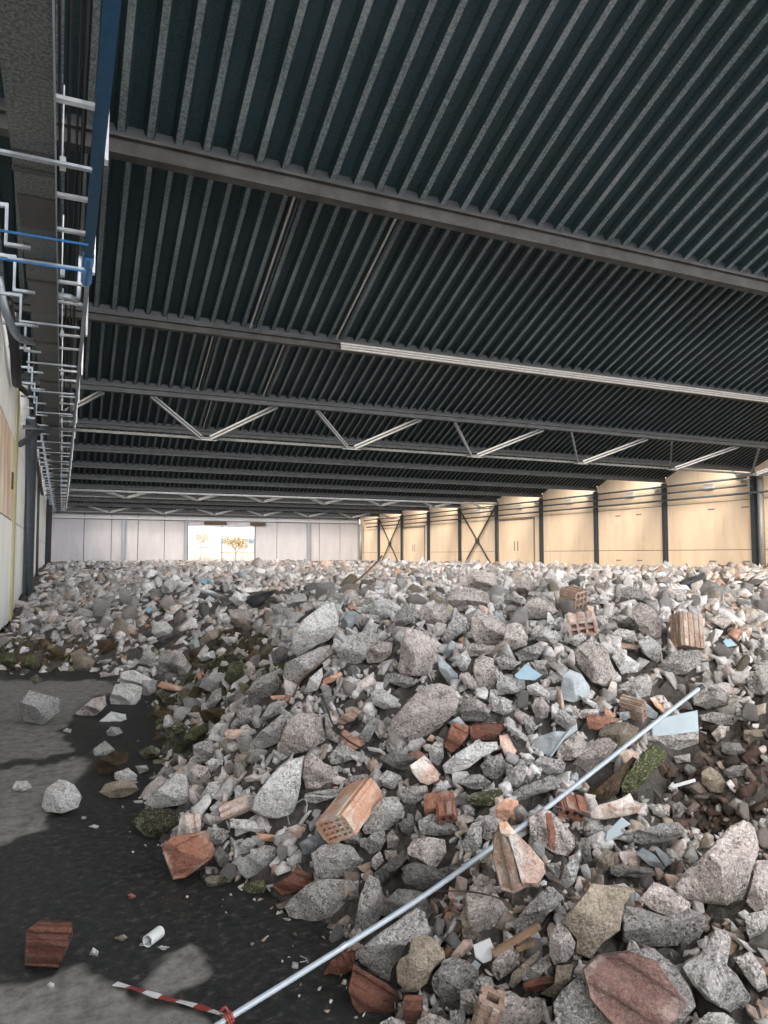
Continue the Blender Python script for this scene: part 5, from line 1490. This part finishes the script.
brick('W 60,520 65,430 100,400 185,405 185,440 150,525', 'r', 88, 3.4, 3.0, 'dark red ribbed brick alone on the floor in the lower left', on_floor=True, thick=0.9)

# boulder with a brick face, bottom right
bl = tag(lump('concrete_boulder', px_poly('Q 150,640 180,600 240,550 290,495 370,490 440,480 500,530 550,600 565,650 520,700 430,740 200,740 155,690'), MAT['c'], flatness=0.8), 'largest boulder at the bottom right with a red ribbed brick face', 'boulder', GR)
o = lump('brick_face', px_poly('Q 235,540 280,500 370,490 450,520 500,590 540,640 505,690 430,735 330,715 255,625'), MAT['q'], d=depth_of(bl) - 0.10, groove=(dg(57), 3.0, 3.4), flatness=0.95, thick=0.2, rough=0.4, parent=bl)
o.data.materials[0] = rubble_mat('brick_face_red', (0.12, 0.066, 0.054), (0.20, 0.122, 0.104), 0.35, (0.26, 0.19, 0.17), 0.3, 8, 0.35, vary=0.0)
o['label'] = 'dull red ribbed brick face'

# ---- tiles, shards, scraps
ch = tag(lump('tiled_block', px_poly('H 68,215 200,190 350,170 352,260 230,300 150,285 90,255'), MAT['c']), 'concrete block topped by a large pale blue-grey tile, right', 'block')
o = lump('tile', px_poly('H 70,125 200,90 345,60 352,190 200,210 68,222'), M_TILE, d=depth_of(ch) - 0.02, thick=0.10, slab=True, rough=0.08, parent=ch)
o['label'] = 'pale blue-grey tile'
def scrap(name, s, mat, lab, cat, thick=0.12, rough=0.1, **kw):
    return tag(lump(name, px_poly(s), mat, thick=thick, slab=True, rough=rough, **kw), lab, cat)
scrap('blue_tile', 'N 500,505 555,450 635,505 600,530 520,525', M_BLUE_TILE, 'light blue tile lying right of centre on the heap', 'tile', bias=-0.10)
scrap('blue_tile', 'U 638,232 660,225 680,245 650,250', M_BLUE_TILE, 'light blue tile scrap on the right-hand heap', 'tile', bias=-0.1)
scrap('blue_tile', 'P 375,45 440,40 445,65 400,75', M_BLUE_TILE, 'blue tile scrap high on the left heap', 'tile', bias=-0.2)
scrap('blue_tile', 'P 118,190 135,175 158,190 140,208', M_BLUE_TILE, 'tiny pale blue scrap in the middle of the left heap', 'tile', bias=-0.2)
scrap('glass_shard', 'G 120,240 130,200 200,130 245,165 190,190 210,210 130,248', M_TILE, 'grey-blue pointed glass shard beside the long rough bar', 'shard', bias=-0.05)
scrap('ceramic_shard', 'B 110,215 190,180 212,230 200,290 160,305 120,275', M_WHITE, 'curved white ceramic shard in the lower centre', 'shard', thick=0.2, rough=0.6, bias=-0.05)
scrap('plaster_strip', 'H 170,515 330,470 335,490 200,530', M_WHITE, 'thin white strip in the dark brown hollow', 'strip', bias=-0.05)
scrap('foil_wrapper', 'I 90,200 150,150 220,165 225,190 150,215', M_WHITE, 'crumpled silvery wrapper below the rounded white boulder', 'wrapper', thick=0.35, rough=2.2)
scrap('mesh_scrap', 'P 600,150 640,120 720,100 768,90 720,130 640,185', M_BLACK, 'black mesh scrap high above the gully', 'scrap', rough=1.5, bias=-0.2)
scrap('plastic_scrap', 'P 150,355 220,330 280,300 280,325 210,365 180,385', M_BLACK, 'crumpled black plastic scrap on the left heap', 'scrap', rough=2.0, bias=-0.2)
scrap('dark_sheet', 'O 640,70 700,40 790,10 800,60 700,110 650,100', M_BLACK, 'dark sheet between crest and right-hand heap', 'sheet', rough=2.0)
scrap('blue_lump', 'B 100,310 120,285 148,310 130,340 105,335', M_TILE, 'small pale blue lump under the ceramic shard', 'lump', thick=0.6, rough=1.0)

# ---- hollow clay bricks
def cam_vec(v):
    return RT * v[0] + UP * v[1] - FW * v[2]

def hollow(s, L, a, size, holes, mk, lab, bias=-0.05, ribs=3):
    (cx, cy), = px_poly(s)
    d = hit(cx, cy + 4) + bias
    l = cam_vec(L); l /= np.linalg.norm(l)
    e = cam_vec(a); e = e - l * (e @ l); e /= np.linalg.norm(e)
    b = np.cross(l, e)
    c = at_d(cx, cy, d)
    A_, B_, L_ = (q / 2 for q in size)
    th = max(0.006, min(size[0] / holes[0], size[1] / holes[1]) * 0.13)
    m = MB()
    for i in range(holes[0] + 1):
        q = -A_ + th + i * (2 * A_ - 2 * th) / holes[0]
        m.obox(c + e * q, (e, b, l), (th, B_ - (0 if i in (0, holes[0]) else th), L_))
    for j in range(holes[1] + 1):
        q = -B_ + th + j * (2 * B_ - 2 * th) / holes[1]
        m.obox(c + b * q, (e, b, l), (A_ - 2 * th - 0.0005, th, L_ - (0 if j in (0, holes[1]) else 0.004)))
    body = tag(m.build('hollow_brick', MAT[mk], origin=tuple(c)), lab, 'brick', 'hollow bricks')
    for sgn in (-1, 1):                                    # raised ribs along the flat sides
        for i in range(ribs):
            q = -A_ + (i + 0.5) * 2 * A_ / ribs
            MB().obox(c + b * sgn * (B_ + 0.003) + e * q, (e, b, l), (A_ / ribs * 0.62, 0.0035, L_)).build('rib', MAT[mk], body)
    for sgn in (-1, 1):
        for i in range(ribs):
            q = -B_ + (i + 0.5) * 2 * B_ / ribs
            MB().obox(c + e * sgn * (A_ + 0.003) + b * q, (e, b, l), (0.0035, B_ / ribs * 0.62, L_)).build('rib', MAT[mk], body)
    FOOT_XY.append((*c, max(size) / 2, cx, cy, max(size) / 2 * F_PX / d, max(size) / 2.6 * F_PX / d))
    return body
hollow('E 335,95', (155, 105, -280), (60, -90, 0), (0.11, 0.19, 0.27), (4, 5), 'a', 'many-holed orange brick in the left centre of the heap', -0.10, 1)
hollow('O 160,140', (-85, 20, -90), (65, 10, -64), (0.15, 0.14, 0.13), (3, 3), 'q', 'brown brick with nine holes near the crest', -0.10)
hollow('O 200,262', (10, 40, -80), (100, 25, 10), (0.16, 0.11, 0.09), (3, 2), 'k', 'broken reddish brick with open holes just below the nine-holed one', -0.10)
hollow('O 705,298', (15, 130, -60), (90, 18, -30), (0.14, 0.12, 0.21), (4, 2), 'q', 'ribbed brown block standing upright near the right-hand heap', -0.10, 4)
hollow('D 520,80', (-100, -55, -30), (40, -30, 30), (0.06, 0.085, 0.17), (1, 3), 'k', 'small three-holed pale brick left of the largest smooth slab', -0.08, 2)
hollow('F 680,80', (0, 35, -60), (80, -40, 10), (0.11, 0.055, 0.08), (3, 1), 'b', 'small red brick with three holes right of the pole', -0.06, 2)
hollow('F 45,65', (0, 40, -60), (90, 25, 0), (0.12, 0.045, 0.08), (3, 1), 'b', 'small red holed brick above the long low grey stone, upper one', -0.06, 2)
hollow('F 80,110', (0, 40, -60), (60, 20, 0), (0.07, 0.055, 0.06), (2, 1), 'b', 'small red holed brick above the long low grey stone, lower one', -0.06, 2)
hollow('L 590,135', (-70, 10, -60), (45, -60, 10), (0.10, 0.05, 0.12), (3, 1), 'q', 'small brown holed brick left of the slanting slate plate', -0.06, 2)
hollow('B 185,540', (-20, -110, -40), (60, -10, 20), (0.07, 0.06, 0.13), (1, 1), 'q', 'brown holed brick piece at the bottom left of the bottom-centre boulder', -0.05, 2)

# ---- pole, tape, pipe piece, batten, wires
p_lo, p_hi = at_d(215, 1027, 2.28), at_d(701, 687, 3.45)
p_mid = [at_d(a, b, d_) for a, b, d_ in ((300, 974, 2.42), (419, 899, 2.65), (491, 848, 2.82), (549, 806, 2.98), (670, 711, 3.33))]
ext = p_lo + (p_lo - p_hi) * (p_lo[2] - 0.02) / (p_hi[2] - p_lo[2])
pole = tag(empty('metal_pole', tuple(ext)), 'long thin grey-blue metal pole lying diagonally over the rubble', 'pole')
MB().tube(curve_pts([ext, p_lo] + p_mid + [p_hi], 42), 0.0098, 14).build('tube', M_POLE, pole, smooth=True, sharp=40)
mid = p_mid[0] + (p_mid[1] - p_mid[0]) * 0.35
dirp = (p_hi - p_lo) / np.linalg.norm(p_hi - p_lo)
MB().tube([mid - dirp * 0.012, mid + dirp * 0.012], 0.0115, 14).build('joint_ring', M_STEEL, pole, smooth=True, sharp=40)
MB().tube([p_hi - dirp * 0.02, p_hi + dirp * 0.01], 0.0115, 14).build('end_cap', M_BLACK, pole, smooth=True, sharp=40)

tp = [at_plane(a, b, 2, z) for a, b, z in ((115, 984, 0.012), (135, 989, 0.022), (160, 997, 0.02), (185, 1003, 0.02), (205, 1009, 0.025), (222, 1015, 0.05))]
k_pt = p_lo + (p_mid[0] - p_lo) * 0.16
tp.append(k_pt)
path = curve_pts(tp, 60)
tape = tag(empty('barrier_tape', tuple(path[0])), 'twisted red and white barrier tape tied to the pole on the floor', 'tape')
cum = 0
bands = []
for i in range(len(path) - 1):
    p, q = path[i], path[i + 1]
    dv = q - p
    L = np.linalg.norm(dv)
    dv /= L
    s = np.cross(dv, (0, 0, 1)); s /= np.linalg.norm(s)
    t = np.cross(s, dv)
    def edge(pt, ph):
        w = s * cos(ph) * 0.0135 + t * abs(sin(ph)) * 0.010
        return pt + w, pt - w
    ph0, ph1 = cum * 16, (cum + L) * 16
    a0, b0 = edge(p, 0.4 * sin(ph0))
    a1, b1 = edge(q, 0.4 * sin(ph1))
    nrm = t * 0.0025
    which = int((cum + 0.01) / 0.075) % 2
    if not bands or bands[-1][0] != which:
        bands.append((which, MB()))
    bands[-1][1].add([a0, a1, b1, b0, a0 + nrm, a1 + nrm, b1 + nrm, b0 + nrm], [[0, 1, 2, 3], [7, 6, 5, 4], [0, 4, 5, 1], [2, 6, 7, 3], [1, 5, 6, 2], [3, 7, 4, 0]])
    cum += L
for which, m_ in bands:
    m_.build('red_band' if which else 'white_band', M_RED if which else M_WHITE, tape)
kn = MB()
for i in range(3):
    c = k_pt + dirp * (i - 1) * 0.008
    ringp = []
    for q in range(13):
        a = 2 * pi * q / 12
        s = np.cross(dirp, (0, 0, 1)); s /= np.linalg.norm(s)
        t = np.cross(s, dirp)
        ringp.append(c + (s * cos(a) + t * sin(a)) * 0.0165)
    kn.tube(ringp, 0.0045, 6)
kn.tube(curve_pts([k_pt + UP * 0.012, k_pt + UP * 0.035 - RT * 0.012, k_pt + UP * 0.02 - RT * 0.03], 8), 0.004, 6)
kn.tube(curve_pts([k_pt, k_pt - UP * 0.03 + RT * 0.012, k_pt - UP * 0.045 + RT * 0.03], 8), 0.004, 6)
kn.build('knot', M_RED, tape, smooth=True)

c0 = at_plane(153, 937, 2, 0.0245)
pc = tag(empty('pipe_piece', tuple(c0)), 'short piece of white plastic pipe on the wet floor', 'pipe')
axd = RT * 0.35 + np.array([FW[0], FW[1], 0]) * 0.9
axd /= np.linalg.norm(axd)
v, f = [], []
for i, (off_, r) in enumerate(((-0.035, 0.024), (0.045, 0.024), (0.045, 0.021), (-0.035, 0.021))):
    for q in range(20):
        a = 2 * pi * q / 20
        s = np.cross(axd, (0, 0, 1)); s /= np.linalg.norm(s)
        v.append(c0 + axd * off_ + s * cos(a) * r + np.array([0, 0, 1]) * sin(a) * r)
for i in range(4):
    for q in range(20):
        f.append([i * 20 + q, i * 20 + (q + 1) % 20, ((i + 1) % 4) * 20 + (q + 1) % 20, ((i + 1) % 4) * 20 + q])
mesh_obj('tube', v, f, M_WHITE, pc, tuple(c0), smooth=True, sharp=40)

def px_line(s, lift=0.06):
    P = px_poly(s)
    out = []
    for a, b in P:
        out.append(at_d(a, b, hit(a, b) - lift))
    return out
def wire(s, r, mat, lab, name='rebar', cat='bar', lift=0.08):
    tag(MB().tube(curve_pts(px_line(s, lift), 40), r, 7).build(name, mat, smooth=True), lab, cat)
tag(MB().bar(*px_line('B 205,258 432,122', 0.10), 0.012, 0.022).build('wooden_batten', M_WOOD), 'thin reddish-brown wooden batten in the lower centre', 'batten')
tag(MB().bar(*px_line('B 320,235 405,205', 0.07), 0.014, 0.014).build('wooden_batten', M_WOOD), 'short wooden stick beside the thin batten', 'batten')
wire('M 110,560 150,480 230,410 320,340 370,290', 0.006, M_RUST, 'rusty bent steel bar running up across the upper left boulders', lift=0.14)
wire('J 490,75 515,140 545,220 600,280 680,330 768,372', 0.005, M_BLACK, 'black cable curling over the centre of the heap', 'cable', 'cable', 0.12)
wire('F 0,490 100,485 200,490 300,510 370,540 400,580', 0.003, M_RUST, 'thin rusty wire bent over the pink-faced pointed chunk', 'wire', 'wire', 0.16)
wire('E 45,165 38,120 60,80 110,45 130,70 120,140', 0.0025, M_STEEL, 'thin wire ring left of the many-holed brick', 'wire', 'wire', 0.10)
wire('F 545,75 600,80 680,95 768,130', 0.006, M_BLACK, 'black cable at the pole right of the pink and brown block', 'cable', 'cable', 0.10)
wire('L 195,365 240,300 300,225', 0.006, M_STEEL, 'grey bar leaning over the dark slate slab', 'rebar', 'bar', 0.14)
wire('M 400,140 460,180 520,210 545,205', 0.005, M_RUST, 'rusty bar end sticking out under the pale crest stone', 'rebar', 'bar', 0.12)
# looping bar on the skyline
b0 = at_d(345, 588, 9.0)
b1 = at_d(360, 578, 9.0); b2 = at_d(376, 563, 9.2); b3 = at_d(382, 556, 9.3)
tag(MB().tube(curve_pts([b0, b1, b2, b3], 16), 0.012, 7).build('rebar', M_RUST, smooth=True), 'thin bent bar sticking up on the skyline left of centre', 'bar')
w0 = [at_plane(300 + a / 4.8, 900 + b / 4.8, 2, 0.01) for a, b in ((0, 268), (28, 280), (30, 292), (0, 298))]
tag(MB().tube(curve_pts(w0, 12), 0.002, 6).build('wire', M_STEEL, smooth=True), 'small loop of pale wire on the dark floor by the pole', 'wire')

# ================================================================== UNTRACED LUMPS AND SMALL RUBBLE
FT = np.array(FOOT_XY)
def clear_of(P, k=0.75, pad=0.0):
    px, py, d = project(P)
    keep = np.ones(len(P), bool)
    for (x, y, z, r, cx, cy, hw, hh) in FT:
        keep &= ~((((px - cx) / (hw * k + pad)) ** 2 + ((py - cy) / (hh * k + pad)) ** 2) < 1)
    return keep

LUMP_SHAPES = [chunk_shape(300 + s, 14, 0.10, 2, 0.07) for s in range(14)]
LUMP_ME = []
for i, (V, Fc) in enumerate(LUMP_SHAPES):
    me = bpy.data.meshes.new('concrete_lump')
    me.from_pydata(V.tolist(), [], Fc.tolist())
    me.polygons.foreach_set('use_smooth', np.ones(len(me.polygons), bool))
    me.set_sharp_from_angle(angle=radians(32))
    me.materials.append(MAT['ccpwcpcdtcpwcc'[i]])
    me.update()
    LUMP_ME.append(me)
cand = sample_polar(9000, 2.0, 14, -8, 62)
px, py, d = project(cand)
cand = cand[(px > 0) & (px < 768) & (py < 1024) & (py > 585) & clear_of(cand, 1.0, 5)]
placed = []
ZONES = {'left': ('plain grey concrete lump packed into the left heap, none of the named ones', 'plain lumps of the left heap'),
         'crest_l': ('plain pale concrete lump on the upper crest, left of the tall upright boulder', 'plain lumps of the crest, left'),
         'crest_c': ('plain pale concrete lump on the upper crest behind the box-shaped boulder', 'plain lumps of the crest, centre'),
         'crest_r': ('plain pale concrete lump on the upper crest around the two holed bricks', 'plain lumps of the crest, right of centre'),
         'crest_e': ('plain pale concrete lump on the upper crest beyond the ribbed block', 'plain lumps of the crest, far right'),
         'slope': ('plain grey concrete lump filling a gap in the middle slope', 'plain lumps of the middle slope'),
         'right': ('plain concrete lump packed into the right-hand side of the heap', 'plain lumps of the right side'),
         'low': ('plain concrete lump wedged low between the boulders near the viewer', 'plain lumps low down')}
N_LUMP = 95
for c in cand:
    pxx, pyy, dd = (float(q[0]) for q in project(c[None]))
    r = random.uniform(5.5, 10) * dd / F_PX
    if any((c - q) @ (c - q) < (1.5 * (r + rq)) ** 2 for q, rq in placed):
        continue
    placed.append((c, r))
    o = bpy.data.objects.new('concrete_lump', random.choice(LUMP_ME))
    o.location = c + np.array([0, 0, 0.25 * r])
    o.rotation_euler = [random.uniform(0, 6.28) for _ in range(3)]
    o.scale = (r * random.uniform(.9, 1.4), r * random.uniform(.75, 1.0), r * random.uniform(.55, .9))
    link(o)
    zk = 'left' if pxx < 250 and pyy < 680 else ('crest_l' if pxx < 395 else 'crest_c' if pxx < 535 else 'crest_r' if pxx < 655 else 'crest_e') if pyy < 610 else 'right' if pxx > 640 and pyy < 840 else 'low' if pyy > 840 else 'slope'
    tag(o, ZONES[zk][0], 'stone', ZONES[zk][1])
    if len(placed) >= N_LUMP:
        break

P = sample_polar(26000, 1.7, 8.5, -12, 66)
r = np.exp(RNG.uniform(np.log(0.011), np.log(0.055), len(P))) * np.clip(project(P)[2] / 4, 0.7, 1.8)
k = clear_of(P, 0.85)
P, r = P[k], r[k]
P[:, 2] += RNG.uniform(-0.8, 0.25, len(P)) * r - 0.03
scatter('small_rubble', 'countless small broken concrete and brick bits between the large lumps', P, r, NEAR_SHAPES)
P = sample_polar(11000, 7.5, 20, -6, 62)
r = np.exp(RNG.uniform(np.log(0.045), np.log(0.14), len(P))) * np.clip(project(P)[2] / 12, 0.75, 1.3)
k = clear_of(P, 0.85)
P, r = P[k], r[k]
P[:, 2] += RNG.uniform(-0.9, 0.1, len(P)) * r - 0.04
scatter('rubble', 'dense field of broken concrete pieces behind the near slope', P, r, FAR_SHAPES)
P = sample_polar(16000, 18, 80, -3.5, 60, mg=0.32)
r = np.exp(RNG.uniform(np.log(0.10), np.log(0.26), len(P)))
P[:, 2] += RNG.uniform(-1.2, -0.3, len(P)) * r
scatter('far_rubble', 'far plain of grey rubble reaching to the back wall', P, r, FAR_SHAPES)
P = sample_polar(900, 2.0, 9, 50, 72)
px, py, d = project(P)
k = (px > 800) | (d < 0.5)
P = P[k][:170]
r = np.exp(RNG.uniform(np.log(0.05), np.log(0.16), len(P)))
scatter('outlying_rubble', 'larger broken concrete pieces farther right along the slope', P, r, NEAR_SHAPES)
# crumbs on the wet floor at the foot of the heap
cr = []
for _ in range(420):
    a, b = random.uniform(90, 400), random.uniform(690, 1020)
    p = at_plane(a, b, 2, 0.0)
    h_ = float(H(p[None, :2])[0])
    if -0.28 < h_ < 0.02 and random.random() < 0.25 + (h_ + 0.28) * 2.4:
        cr.append(p + np.array([0, 0, 0.004]))
cr = np.array(cr)
scatter('floor_crumbs', 'tiny crumbs scattered on the wet floor along the heap foot', cr, np.exp(RNG.uniform(np.log(0.004), np.log(0.016), len(cr))), FAR_SHAPES)
